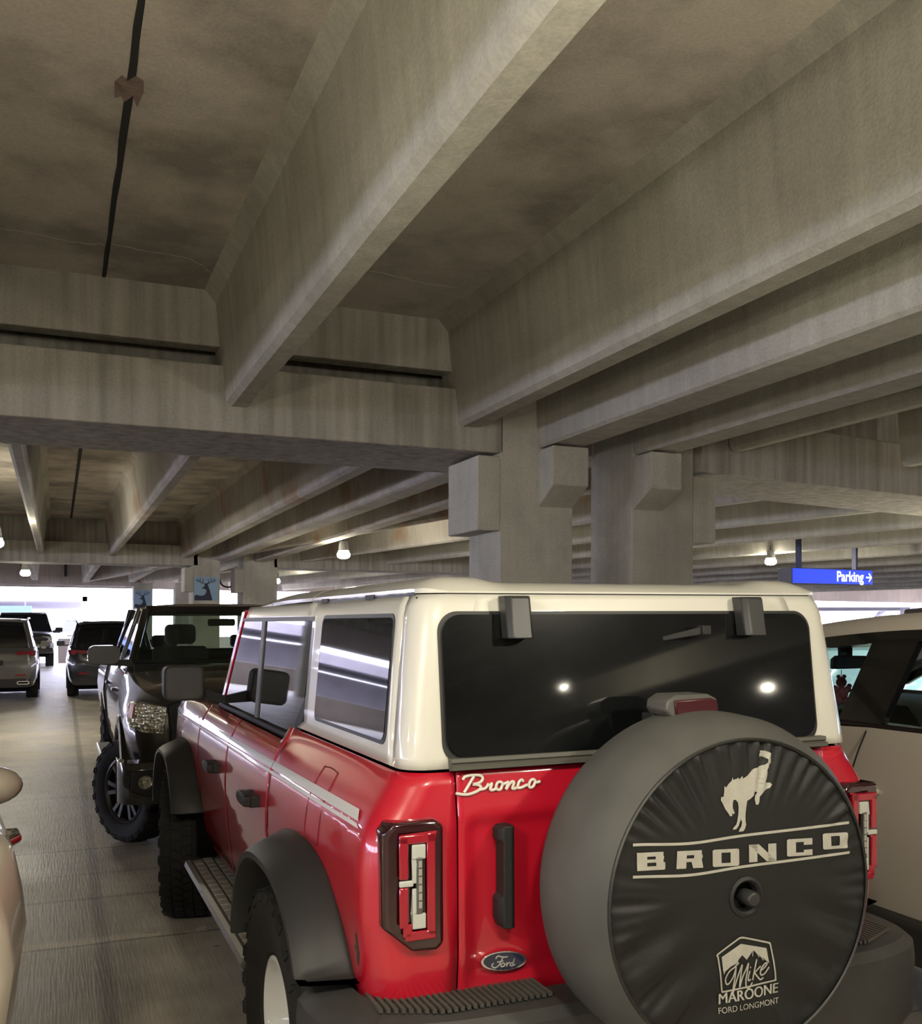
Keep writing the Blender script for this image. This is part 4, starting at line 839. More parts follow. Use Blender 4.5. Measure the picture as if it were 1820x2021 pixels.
# ================================================================== other vehicles
def body_loft(name, secs, m, parent, smooth=40, k=3, bevel=0.0):
    """secs: (y, z_bottom, z_mid, z_belt, z_top, w_low, w_mid, w_belt); top closes to the centre line"""
    ys = [s[0] for s in secs]; rings = []
    for i in range(len(secs) - 1):
        for q in range(k):
            t = q / k; rings.append([lerp(a, b, t) for a, b in zip(secs[i], secs[i + 1])])
    rings.append(list(secs[-1])); R_ = []
    for y, zb, zm, zs, zt, wl, wm, ws in rings:
        half = [(0, zb), (wl * .9, zb), (wl, zb + .03), (lerp(wl, wm, .6), lerp(zb, zm, .45)), (wm, zm), (lerp(wm, ws, .35), lerp(zm, zs, .5)), (ws, zs), (ws - .03, lerp(zs, zt, .35) + .01), (ws * .8, lerp(zs, zt, .75)), (ws * .4, lerp(zs, zt, .97)), (0, zt)]
        R_.append([(x, y, z) for x, z in half] + [(-x, y, z) for x, z in half[-2:0:-1]])
    return MB().loft(R_).build(name, m, parent, smooth=smooth, bevel=bevel)
def cut(o, cutters):
    for c in cutters:
        co = c.build('cutter', None, None, smooth=0); co.matrix_world = o.parent.matrix_world if o.parent else Matrix()
        co.parent = o.parent; co.matrix_parent_inverse = Matrix(); co.matrix_basis = Matrix()
        md = o.modifiers.new('cut', 'BOOLEAN'); md.object = co; md.operation = 'DIFFERENCE'; md.solver = 'EXACT'
        bpy.context.view_layer.update()
        me = bpy.data.meshes.new_from_object(o.evaluated_get(bpy.context.evaluated_depsgraph_get()))
        o.modifiers.clear(); o.data = me
        cm = co.data; bpy.data.objects.remove(co); bpy.data.meshes.remove(cm)
def arch_cut(y, r, x0, x1, z): return MB().cyl((x0, y, z), (x1, y, z), r, n=40)
def quadpane(name, Q, m, parent, th=0.006, bevel=0.0):
    n = (Vector(Q[1]) - Vector(Q[0])).cross(Vector(Q[2]) - Vector(Q[0])).normalized() * th
    return MB().hexa(Q, [tuple(Vector(p) - n) for p in Q]).build(name, m, parent, bevel=bevel)
def bar(mb, p0, p1, wx, wy):
    a, b = [], []
    for p, L_ in ((p0, a), (p1, b)):
        for dx, dy in ((-wx, -wy), (wx, -wy), (wx, wy), (-wx, wy)): L_.append((p[0] + dx, p[1] + dy, p[2]))
    mb.hexa(a, b)
mat('black_paint', (0.032, 0.029, 0.025), 0.3, metal=0.25, coat=1.0, spec=0.6)
mat('navy_paint', (0.012, 0.014, 0.022), 0.22, coat=1.0)
mat('silver_paint', (0.15, 0.145, 0.13), 0.3, metal=0.5, coat=1.0)
mat('pearl_paint', (0.56, 0.51, 0.45), 0.28, coat=1.0)
mat('beige_paint', (0.52, 0.46, 0.38), 0.28, coat=1.0)
mat('plain_white', (0.8, 0.8, 0.8), 0.35, coat=0.6)
mat('cladding', (0.03, 0.028, 0.026), 0.6)
mat('amber', (0.7, 0.16, 0.02), 0.2, coat=1.0)
mat('tail_red', (0.26, 0.012, 0.02), 0.15, coat=1.0)
glass('clear_glass', (0.86, 0.97, 1.0), 0.99)
glass('cab_glass', (0.84, 0.9, 0.85), 0.97)
glass('tint_glass', (0.62, 0.66, 0.7), 0.85)
def head_mat():
    m = bpy.data.materials.new('headlamp_facets'); N, L, B = nodes(m); tc = N.new('ShaderNodeTexCoord'); v = N.new('ShaderNodeTexVoronoi'); v.inputs['Scale'].default_value = 38
    L.new(tc.outputs['Object'], v.inputs['Vector']); r = N.new('ShaderNodeValToRGB'); r.color_ramp.elements[0].color = (0.22, 0.21, 0.16, 1); r.color_ramp.elements[1].color = (0.8, 0.78, 0.66, 1); r.color_ramp.elements[1].position = 0.6
    L.new(v.outputs['Color'], r.inputs[0]); L.new(r.outputs[0], B.inputs['Base Color']); B.inputs['Metallic'].default_value = 0.55; B.inputs['Roughness'].default_value = 0.18; B.inputs['Coat Weight'].default_value = 1
    b = N.new('ShaderNodeBump'); b.inputs['Strength'].default_value = 0.8; b.inputs['Distance'].default_value = 0.02; L.new(v.outputs['Distance'], b.inputs['Height']); L.new(b.outputs[0], B.inputs['Normal']); MATS['headlamp'] = m
head_mat()
# ------------------------------------------------------------------ black pickup facing the red SUV
TK = thing('pickup_truck', 'black pickup truck facing the camera, nose to nose with the red SUV', 'truck', (1.5, 8.38, 0), pi)
hood = [(.875, .74, .95, 1.10, 1.19, .70, .76, .66), (.85, .70, .95, 1.11, 1.21, .82, .88, .76), (.79, .66, .95, 1.12, 1.235, .91, .975, .83), (.66, .62, .96, 1.14, 1.27, .96, 1.02, .88), (.5, .60, .98, 1.16, 1.30, .98, 1.04, .92), (0, .55, 1.0, 1.19, 1.34, .99, 1.045, .95), (-.5, .52, 1.0, 1.24, 1.37, .99, 1.03, .96), (-.85, .50, 1.0, 1.27, 1.375, .99, 1.02, .96)]
tb = body_loft('front_body', hood, 'black_paint', TK); cut(tb, [arch_cut(0, .50, -1.3, -.62, .44), arch_cut(0, .50, .62, 1.3, .44)])
db = body_loft('cab_lower', [(-.86, .48, 1.0, 1.28, 1.30, .97, 1.01, .95), (-3.3, .48, 1.0, 1.32, 1.33, .97, 1.01, .95)], 'black_paint', TK, k=1)
bedb = body_loft('cargo_bed', [(-3.34, .5, 1.0, 1.30, 1.34, .97, 1.03, .98), (-5.0, .5, 1.0, 1.30, 1.34, .97, 1.03, .98)], 'black_paint', TK, k=1); cut(bedb, [arch_cut(-3.95, .50, -1.3, -.62, .44), arch_cut(-3.95, .50, .62, 1.3, .44)])
for s in (-1, 1):
    rr = []
    for i in range(25):
        th = .34 + (pi - .68) * i / 24; rr.append([(s * x, a * cos(th), .42 + a * sin(th) * 1.02) for a, x in ((.57, 1.0), (.575, 1.055), (.51, 1.065), (.49, 1.05), (.49, 1.0))])
    MB().loft(rr).build('wheel_flare', 'black_paint', TK, bevel=.004)
    MB().box(min(s * .6, s * .63), max(s * .6, s * .63), -.55, .55, .4, 1.0).build('wheel_liner', 'void_black', TK)
    wheel(TK, s * 1.06, 0, .41, .27, .255, 'black_rim', side=s, steer=.52 if s > 0 else .45, nb=44)
    wheel(TK, s * 1.02, -3.95, .41, .27, .255, 'black_rim', side=s, nb=30)
    # headlamp unit wrapping the corner
    P = [(.765, 1.125), (.79, .935), (.93, .945), (1.015, .985), (1.03, 1.05), (1.02, 1.155), (.90, 1.150)]
    def yy(x): return interp([(.78, .895), (.90, .862), (.985, .80), (1.03, .715)], x)
    f_ = [(s * x, yy(x), z) for x, z in P]; bk = [(s * x * .97, yy(x) - .15, z) for x, z in P]
    hl = MB().loft([bk, f_]).build('headlamp', 'headlamp', TK, bevel=.006)
    MB().hexa([(s * 1.0, yy(1.0) + .004, 1.04), (s * 1.028, yy(1.03) + .004, 1.05), (s * 1.02, yy(1.03) + .004, 1.15), (s * .985, yy(.99) + .004, 1.15)], [(s * 1.0, yy(1.0) - .02, 1.04), (s * 1.032, yy(1.03) - .04, 1.05), (s * 1.026, yy(1.03) - .04, 1.15), (s * .985, yy(.99) - .02, 1.15)]).build('turn_signal', 'amber', hl)
    b = MB()
    for i in range(8): b.box(min(s * (.80 + .024 * i), s * (.812 + .024 * i)), max(s * (.80 + .024 * i), s * (.812 + .024 * i)), yy(.82 + .024 * i) - .02, yy(.82 + .024 * i) + .004, .948 + .003 * i, .962 + .003 * i)
    b.build('lamp_strip', 'lamp_smoke', hl)
    # fog lamp pocket in the bumper
    MB().prism([(s * .80, .68), (s * .80, .53), (s * .90, .49), (s * 1.02, .54), (s * 1.0, .69)], 'y', .85, .962).build('fog_bezel', 'trim_black', TK, bevel=.01)
    MB().lathe([(0, .97), (.04, .968), (.052, .955), (.052, .9)], 'y', (s * .92, 0.005, .60), 20).build('fog_lamp', 'headlamp', TK)
    # towing mirror
    b = MB().prism(rrect(1.00, 1.26, 1.385, 1.545, .06), 'y', -.72, -.60)
    if s < 0: b.xf(Matrix.Scale(-1, 4, (1, 0, 0)))
    tm = b.build('door_mirror', 'black_paint', TK, bevel=.03, seg=3)
    MB().hexa([(s * .90, -.72, 1.36), (s * 1.20, -.70, 1.385), (s * 1.20, -.62, 1.385), (s * .90, -.62, 1.36)], [(s * .90, -.72, 1.42), (s * 1.20, -.70, 1.42), (s * 1.20, -.62, 1.42), (s * .90, -.62, 1.42)]).build('mirror_arm', 'trim_black', tm)
    # cab pillars and side glass
    b = MB(); bar(b, (s * .92, -.80, 1.28), (s * .70, -1.72, 1.87), .035, .04); b.build('windscreen_pillar', 'black_paint', TK, bevel=.015)
    b = MB(); bar(b, (s * .93, -2.0, 1.28), (s * .73, -2.02, 1.88), .03, .06); b.build('cab_pillar', 'black_paint', TK, bevel=.01)
    b = MB(); bar(b, (s * .93, -3.2, 1.28), (s * .73, -3.05, 1.88), .03, .08); b.build('cab_pillar', 'black_paint', TK, bevel=.01)
    quadpane('front_door_window', [(s * .93, -.92, 1.30), (s * .93, -1.96, 1.30), (s * .74, -1.98, 1.85), (s * .74, -1.72, 1.85)], 'tint_glass', TK)
    quadpane('rear_door_window', [(s * .93, -2.05, 1.30), (s * .93, -3.12, 1.30), (s * .74, -2.98, 1.85), (s * .74, -2.06, 1.85)], 'tint_glass', TK)
    for y in (-1.55, -2.75): MB().box(min(s * .985, s * 1.03), max(s * .985, s * 1.03), y - .1, y + .1, 1.10, 1.13).build('door_handle', 'black_paint', TK, bevel=.008)
    MB().box(min(s * .98, s * 1.12), max(s * .98, s * 1.12), -2.9, -.75, .42, .47).build('side_step', 'dull_metal', TK, bevel=.015)
    for q, (y0, y1) in enumerate(((-1.45, -1.95),)):
        x = s * .40
        MB().prism([(y0, 1.0), (y0 - .02, 1.5), (y0 - .12, 1.52), (y0 - .16, 1.0)], 'x', x - .26, x + .26).build('seat_back', 'seat_cloth', TK, bevel=.05, seg=3)
        MB().prism(rrect(x - .14, x + .14, 1.53, 1.72, .05), 'y', y0 - .15, y0 - .04).build('headrest', 'seat_cloth', TK, bevel=.03)
MB().grid(lambda x, y: (x, y, 1.925 - .045 * (x / .74) ** 4 - (.05 * ((y + 2.0) / .3) ** 2 if y > -2.0 else 0)), lin(-.74, .74, 16), lin(-3.1, -1.70, 12)).build('cab_roof', 'black_paint', TK, solid=.04)
MB().hexa([(-.71, -1.66, 1.80), (.71, -1.66, 1.80), (.72, -1.75, 1.80), (-.72, -1.75, 1.80)], [(-.70, -1.715, 1.895), (.70, -1.715, 1.895), (.70, -1.80, 1.905), (-.70, -1.80, 1.905)]).build('windscreen_header', 'black_paint', TK, bevel=.015)
quadpane('windscreen', [(-.90, -.82, 1.375), (.90, -.82, 1.375), (.70, -1.72, 1.86), (-.70, -1.72, 1.86)], 'cab_glass', TK)
quadpane('rear_cab_window', [(-.66, -3.15, 1.36), (.66, -3.15, 1.36), (.60, -3.04, 1.82), (-.60, -3.04, 1.82)], 'cab_glass', TK)
b = MB(); bar(b, (-.80, -3.2, 1.28), (-.66, -3.05, 1.88), .12, .03); bar(b, (.80, -3.2, 1.28), (.66, -3.05, 1.88), .12, .03); b.box(-.7, .7, -3.1, -3.04, 1.81, 1.9); b.build('rear_cab_frame', 'black_paint', TK)
MB().prism([(-.80, 1.30), (-.86, 1.385), (-1.15, 1.40), (-1.3, 1.30)], 'x', -.88, .88).build('dashboard', 'cabin_dark', TK, bevel=.02)
b = MB().prism([(-2.75, 1.0), (-2.8, 1.45), (-2.95, 1.45), (-3.0, 1.0)], 'x', -.7, .7); b.build('rear_bench', 'seat_cloth', TK, bevel=.05)
for x in (-.42, .42): MB().prism(rrect(x - .13, x + .13, 1.46, 1.60, .04), 'y', -2.92, -2.82).build('headrest', 'seat_cloth', TK, bevel=.03)
MB().prism(rrect(-.13, .13, 1.70, 1.77, .02), 'y', -1.62, -1.58).build('cabin_mirror', 'cabin_dark', TK, bevel=.01)
MB().lathe([(.17, 0), (.185, .012), (.20, 0), (.185, -.012)], 'y', (0, 0, 0), 28, closed=True).xf(Matrix.Translation((-.40, -1.28, 1.36)) @ Matrix.Rotation(-.45, 4, 'X')).build('steering_wheel', 'trim_black', TK)
MB().prism([(-.74, .74), (-.76, 1.14), (-.60, 1.20), (.60, 1.20), (.76, 1.14), (.74, .74)], 'y', .80, .89).build('grille', 'trim_black', TK, bevel=.02)
b = MB()
for i in range(5): b.box(-.70, .70, .88, .91, .80 + i * .075, .83 + i * .075)
b.build('grille_bars', 'black_paint', TK, bevel=.006)
rings = []
for x in [-1.10, -1.098, -1.09, -1.07, -1.03] + lin(-.98, .98, 20) + [1.03, 1.07, 1.09, 1.098, 1.10]:
    y = .965 - .04 * max(0, abs(x) - .5) - (0 if abs(x) < .98 else .22 * (1 - sqrt(max(0, 1 - ((abs(x) - .98) / .12) ** 2)))); rings.append([(x, y - .20, .44), (x, y - .02, .44), (x, y + .01, .50), (x, y, .69), (x, y - .03, .735), (x, y - .16, .745), (x, y - .2, .70)])
MB().loft(rings).build('front_bumper', mat('black_chrome', (0.035, 0.034, 0.033), 0.12, metal=0.3, coat=1.0), TK, bevel=.012)
b = MB()
for x in (-.28, .28): b.box(x - .006, x + .006, -1.5, -1.49, 1.0, 1.1)
MB().box(-.9, .9, -4.9, .6, .40, .52).build('chassis', 'void_black', TK)
MB().box(-.94, .94, -3.25, -.9, .98, 1.0).build('cabin_floor', 'cabin_dark', TK)
# ------------------------------------------------------------------ pearl white crossover on the right
PV = thing('suv', 'pearl white SUV with black window pillars, parked right of the red SUV', 'suv', (4.13, 3.3, 0), 0)
HWD = .965
secs = [(-2.35, .40, .80, 1.00, 1.02, .80, .86, .80), (-2.2, .33, .80, 1.20, 1.22, .90, .95, .88), (-1.4, .32, .80, 1.27, 1.275, .93, .985, .915), (0, .32, .80, 1.285, 1.29, .93, .98, .91), (1.6, .32, .80, 1.255, 1.26, .93, .975, .90), (2.0, .32, .80, 1.10, 1.17, .93, .97, .88), (2.6, .34, .78, .98, 1.08, .90, .95, .80), (2.92, .40, .70, .80, .90, .70, .80, .62)]
pb = body_loft('body', secs, 'pearl_paint', PV, k=5); cut(pb, [arch_cut(1.90, .39, -1.3, 1.3, .36), arch_cut(-1.42, .39, -1.3, 1.3, .36), MB().box(-.82, .82, -1.9, 1.75, .75, 1.5)])
mat('window_black', (0.008, 0.008, 0.009), 0.12, coat=1.0)
MB().box(-.82, .82, -1.9, 1.75, .60, .78).build('cabin_floor', 'cabin_dark', PV)
def pvx(z): return lerp(.905, .735, (z - 1.29) / .42)
for s in (-1, 1):
    MB().loft([[(s * x, y, z) for x, z in ((.94, .34), (.985, .38), (.985, .52), (.94, .56))] for y in lin(-2.0, 2.0, 4)]).build('sill_cladding', 'cladding', PV, bevel=.01)
    # roof rail line follows the arc of the door tops
    arc = [(1.72, 1.28), (1.42, 1.42), (1.10, 1.53), (.75, 1.605), (.40, 1.655), (-.05, 1.69), (-.6, 1.70), (-1.3, 1.67), (-1.9, 1.58)]
    ap = [(p.x, p.y) for p in catmull([(a, c, 0) for a, c in arc], 6)]
    rr = [[(s * (pvx(z) + .015), y, z), (s * (pvx(z) - .005), y, z + .045), (s * (pvx(z) - .07), y, z + .075), (s * (pvx(z) - .10), y, z + .02), (s * (pvx(z) - .04), y, z - .012)] for y, z in ap]
    MB().loft(rr).build('roof_side_rail', 'pearl_paint', PV, smooth=60)
    # blacked window surround: sill strip, pillars, upper frame
    b = MB(); b.hexa([(s * .912, -1.8, 1.272), (s * .912, 1.70, 1.252), (s * .912, 1.70, 1.285), (s * .912, -1.8, 1.305)], [(s * .86, -1.8, 1.272), (s * .86, 1.70, 1.252), (s * .86, 1.70, 1.285), (s * .86, -1.8, 1.305)])
    b.build('window_sill', 'window_black', PV)
    rr = [[(s * (pvx(z) + .012), y, z + .004), (s * (pvx(z) - .02), y, z + .004), (s * (pvx(z - .05) - .02), y, max(z - .05, 1.29)), (s * (pvx(z - .05) + .008), y, max(z - .05, 1.29))] for y, z in ap[4:-3]]
    MB().loft(rr).build('window_frame', 'window_black', PV)
    b = MB(); bar(b, (s * .895, .07, 1.28), (s * .735, -.01, 1.69), .018, .125); b.build('door_pillar', 'window_black', PV)
    b = MB(); bar(b, (s * .895, -1.05, 1.28), (s * .735, -1.12, 1.69), .018, .06); b.build('door_pillar', 'window_black', PV)
    quadpane('front_door_window', [(s * .90, 1.62, 1.29), (s * .90, .20, 1.30), (s * .742, .12, 1.66), (s * .742, .85, 1.57)], 'clear_glass', PV)
    quadpane('rear_door_window', [(s * .90, -.07, 1.30), (s * .90, -1.05, 1.30), (s * .742, -1.1, 1.66), (s * .742, -.2, 1.66)], 'clear_glass', PV)
    quadpane('rear_quarter_window', [(s * .90, -1.1, 1.30), (s * .88, -1.85, 1.34), (s * .742, -1.8, 1.58), (s * .742, -1.15, 1.66)], 'dark_glass', PV)
    b = MB().ball((s * 1.08, 1.42, 1.25), .1, 14, (1.15, .6, .75)); b.box(min(s * .88, s * 1.02), max(s * .88, s * 1.02), 1.38, 1.46, 1.2, 1.24); b.build('door_mirror', 'pearl_paint', PV)
    for y in (-.02, -1.08):
        MB().tube([(s * .985, y + k * .02 - .08, 1.02) if 0 < k < 8 else (s * .965, y + k * .02 - .08, 1.02) for k in range(9)], .012, 8).build('door_handle', 'pearl_paint', PV)
    seam_ = MB().tube(catmull([(s * .9135, .02, 1.26), (s * .962, .05, 1.10), (s * .984, .12, .80), (s * .965, .14, .50)], 6), .004, 6).build('door_gap', 'seal_black', PV)
    seam_ = MB().tube(catmull([(s * .909, 1.40, 1.25), (s * .960, 1.37, 1.10), (s * .978, 1.33, .80), (s * .965, 1.31, .50)], 6), .004, 6).build('door_gap', 'seal_black', PV)
    MB().prism([(-.35, .75), (-.40, 1.40), (-.52, 1.43), (-.62, .75)], 'x', s * .38 - .24, s * .38 + .24).build('seat_back', 'seat_cloth', PV, bevel=.05, seg=3)
    MB().prism(rrect(s * .38 - .13, s * .38 + .13, 1.42, 1.60, .05), 'y', -.55, -.43).build('headrest', 'seat_cloth', PV, bevel=.03)
    wheel(PV, s * .965, 1.90, .36, .24, .23, 'dull_metal', side=s, tread=False)
    wheel(PV, s * .965, -1.42, .36, .24, .23, 'dull_metal', side=s, tread=False)
rz = lambda y: interp([(-1.95, 1.62), (-1.3, 1.735), (-.5, 1.765), (.0, 1.755), (.5, 1.715), (1.12, 1.61)], y)
b = MB(); b.grid(lambda x, y: (x, y, rz(y) - .03 * (x / .72) ** 2), lin(-.72, .72, 12), lin(-1.95, 1.14, 20)); b.build('roof', 'pearl_paint', PV, solid=.05)
for s in (-1, 1): MB().tube([(s * .60, y, rz(y) + .018) for y in lin(-1.7, .1, 10)], .016, 8).build('roof_bar', 'dull_metal', PV)
quadpane('windscreen', [(-.80, 2.05, 1.16), (.80, 2.05, 1.16), (.66, 1.12, 1.60), (-.66, 1.12, 1.60)], 'clear_glass', PV)
quadpane('rear_window', [(-.72, -2.25, 1.22), (.72, -2.25, 1.22), (.64, -1.95, 1.60), (-.64, -1.95, 1.60)], 'tint_glass', PV)
MB().prism([(2.0, 1.12), (1.8, 1.20), (1.45, 1.19), (1.30, 1.02), (1.5, .8), (2.0, .8)], 'x', -.82, .82).build('dashboard', 'cabin_dark', PV, bevel=.02)
b = MB().prism([(-.13, 1.46), (.10, 1.46), (.125, 1.48), (.125, 1.515), (.10, 1.53), (-.10, 1.535), (-.13, 1.515)], 'y', 1.06, 1.10); b.box(-.02, .02, 1.08, 1.16, 1.52, 1.62); b.build('cabin_mirror', 'trim_black', PV, bevel=.008)
MB().prism([(-1.5, .75), (-1.55, 1.3), (-1.7, 1.3), (-1.8, .75)], 'x', -.68, .68).build('rear_bench', 'seat_cloth', PV, bevel=.05)
MB().lathe([(.17, 0), (.185, .012), (.20, 0), (.185, -.012)], 'y', (0, 0, 0), 28, closed=True).xf(Matrix.Translation((-.38, 1.22, 1.12)) @ Matrix.Rotation(-.45, 4, 'X')).build('steering_wheel', 'trim_black', PV)
# small pink plush hanging from the cabin mirror
pk = MB(); mat('plush_pink', (0.55, 0.13, 0.15), 0.9, noise=0.2, nscale=60); px, py, pz = 4.06, 4.375, 1.345
for c, r in (((0, 0, .04), .030), ((0, 0, -.02), .038), ((-.045, 0, .005), .02), ((.045, 0, .0), .02), ((-.032, -.01, -.06), .025), ((.030, -.01, -.066), .025), ((-.055, 0, -.012), .014), ((.056, 0, .018), .014), ((-.02, 0, .072), .012), ((.02, 0, .072), .012)): pk.ball((px + c[0], py + c[1], pz + c[2]), r, 12)
pk.cyl((px, py, pz + .06), (px, py, pz + .11), .002)
tag(pk.build('hanging_plush', 'plush_pink', None, weld=False), 'small pink plush toy hanging under the mirror inside the white SUV', 'toy')
# ------------------------------------------------------------------ beige sedan at the left edge
BS = thing('sedan', 'beige car facing the camera, cut off by the left edge, its mirror showing', 'car', (-1.335, 5.28, 0), pi + radians(7.8))
secs = [(-3.0, .38, .70, .90, .95, .70, .80, .72), (-2.75, .30, .72, 1.02, 1.05, .86, .92, .86), (-1.6, .26, .72, 1.03, 1.04, .90, .955, .90), (0, .26, .72, 1.00, 1.01, .91, .965, .915), (1.0, .26, .78, 1.05, 1.10, .90, .965, .94), (1.3, .26, .80, 1.06, 1.11, .90, .98, .955), (2.0, .28, .80, 1.03, 1.09, .88, .98, .945), (2.3, .30, .74, .96, 1.03, .82, .91, .86), (2.5, .34, .62, .76, .84, .62, .70, .55)]
sb = body_loft('body', secs, 'beige_paint', BS, k=5); cut(sb, [arch_cut(1.45, .37, -1.3, 1.3, .33), arch_cut(-1.4, .37, -1.3, 1.3, .33)])
gl_ = [(-2.5, 1.03, .76, 1.06, .70), (-1.7, 1.04, .80, 1.34, .60), (-.9, 1.02, .83, 1.42, .60), (0, 1.01, .84, 1.42, .60), (.5, 1.0, .83, 1.33, .60), (1.15, .98, .80, 1.02, .74)]
MB().loft([[(-wb, y, zb), (-wt, y, zt), (wt, y, zt), (wb, y, zb)] for y, zb, wb, zt, wt in gl_]).build('greenhouse', 'dark_glass', BS, bevel=.03)
MB().grid(lambda x, y: (x, y, interp([(-1.9, 1.30), (-1.7, 1.36), (-.9, 1.445), (0, 1.445), (.5, 1.35)], y) - .03 * (x / .6) ** 2), lin(-.6, .6, 10), lin(-1.8, .5, 12)).build('roof', 'beige_paint', BS, solid=.03)
for s in (-1, 1):
    mr = [(.0, .9), (.03, 1.0), (.06, 1.0), (.10, .82), (.13, .45)]
    rr = [[(s * (.955 + .125 * k * cos(a) * (1.0 if cos(a) > 0 else .9)), .94 + dy, 1.085 + .078 * k * sin(a)) for a in [2 * pi * i / 20 for i in range(20)]] for dy, k in mr]
    mo = MB().loft(rr).build('door_mirror', 'beige_paint', BS, smooth=50)
    MB().lathe([(0, 0), (1, 0)], 'y', n=20).xf(Matrix.Translation((s * .955, .938, 1.085)) @ Matrix.Diagonal((.105, 1, .065, 1))).build('mirror_glass', 'mirror_glass', mo)
    MB().tube([(s * .94, 1.58, 1.0), (s * .985, 1.61, 1.005), (s * .985, 1.66, 1.0), (s * .94, 1.70, .99)], .020, 10).build('side_repeater', 'chrome', BS)
    MB().tube([(s * .962, 1.66, .92), (s * .955, 1.98, .88)], .014, 8).build('fender_trim', 'dull_metal', BS)
    MB().hexa([(s * .88, .93, .985), (s * .95, .94, 1.0), (s * .95, 1.02, 1.0), (s * .88, 1.04, .985)], [(s * .88, .93, 1.02), (s * .95, .94, 1.028), (s * .95, 1.02, 1.028), (s * .88, 1.04, 1.02)]).build('mirror_foot', 'beige_paint', mo, bevel=.006)
    for y in (-.25, -1.2):
        hd = MB().tube([(s * .955, y + .10, .90), (s * 1.0, y + .085, .90), (s * 1.004, y, .895), (s * 1.0, y - .085, .89), (s * .955, y - .10, .89)], .013, 10).build('door_handle', 'chrome', BS)
    wheel(BS, s * .94, 1.45, .34, .22, .22, 'dull_metal', side=s, tread=False); wheel(BS, s * .94, -1.4, .34, .22, .22, 'dull_metal', side=s, tread=False)
    MB().tube(catmull([(s * .916, .86, .99), (s * .962, .86, .80), (s * .945, .86, .45), (s * .92, .86, .30)], 6), .004, 6).build('door_gap', 'seal_black', BS)
    MB().tube([(s * .918, 1.0, .995), (s * .918, -1.6, 1.03)], .008, 8).build('sill_trim', 'chrome', BS)
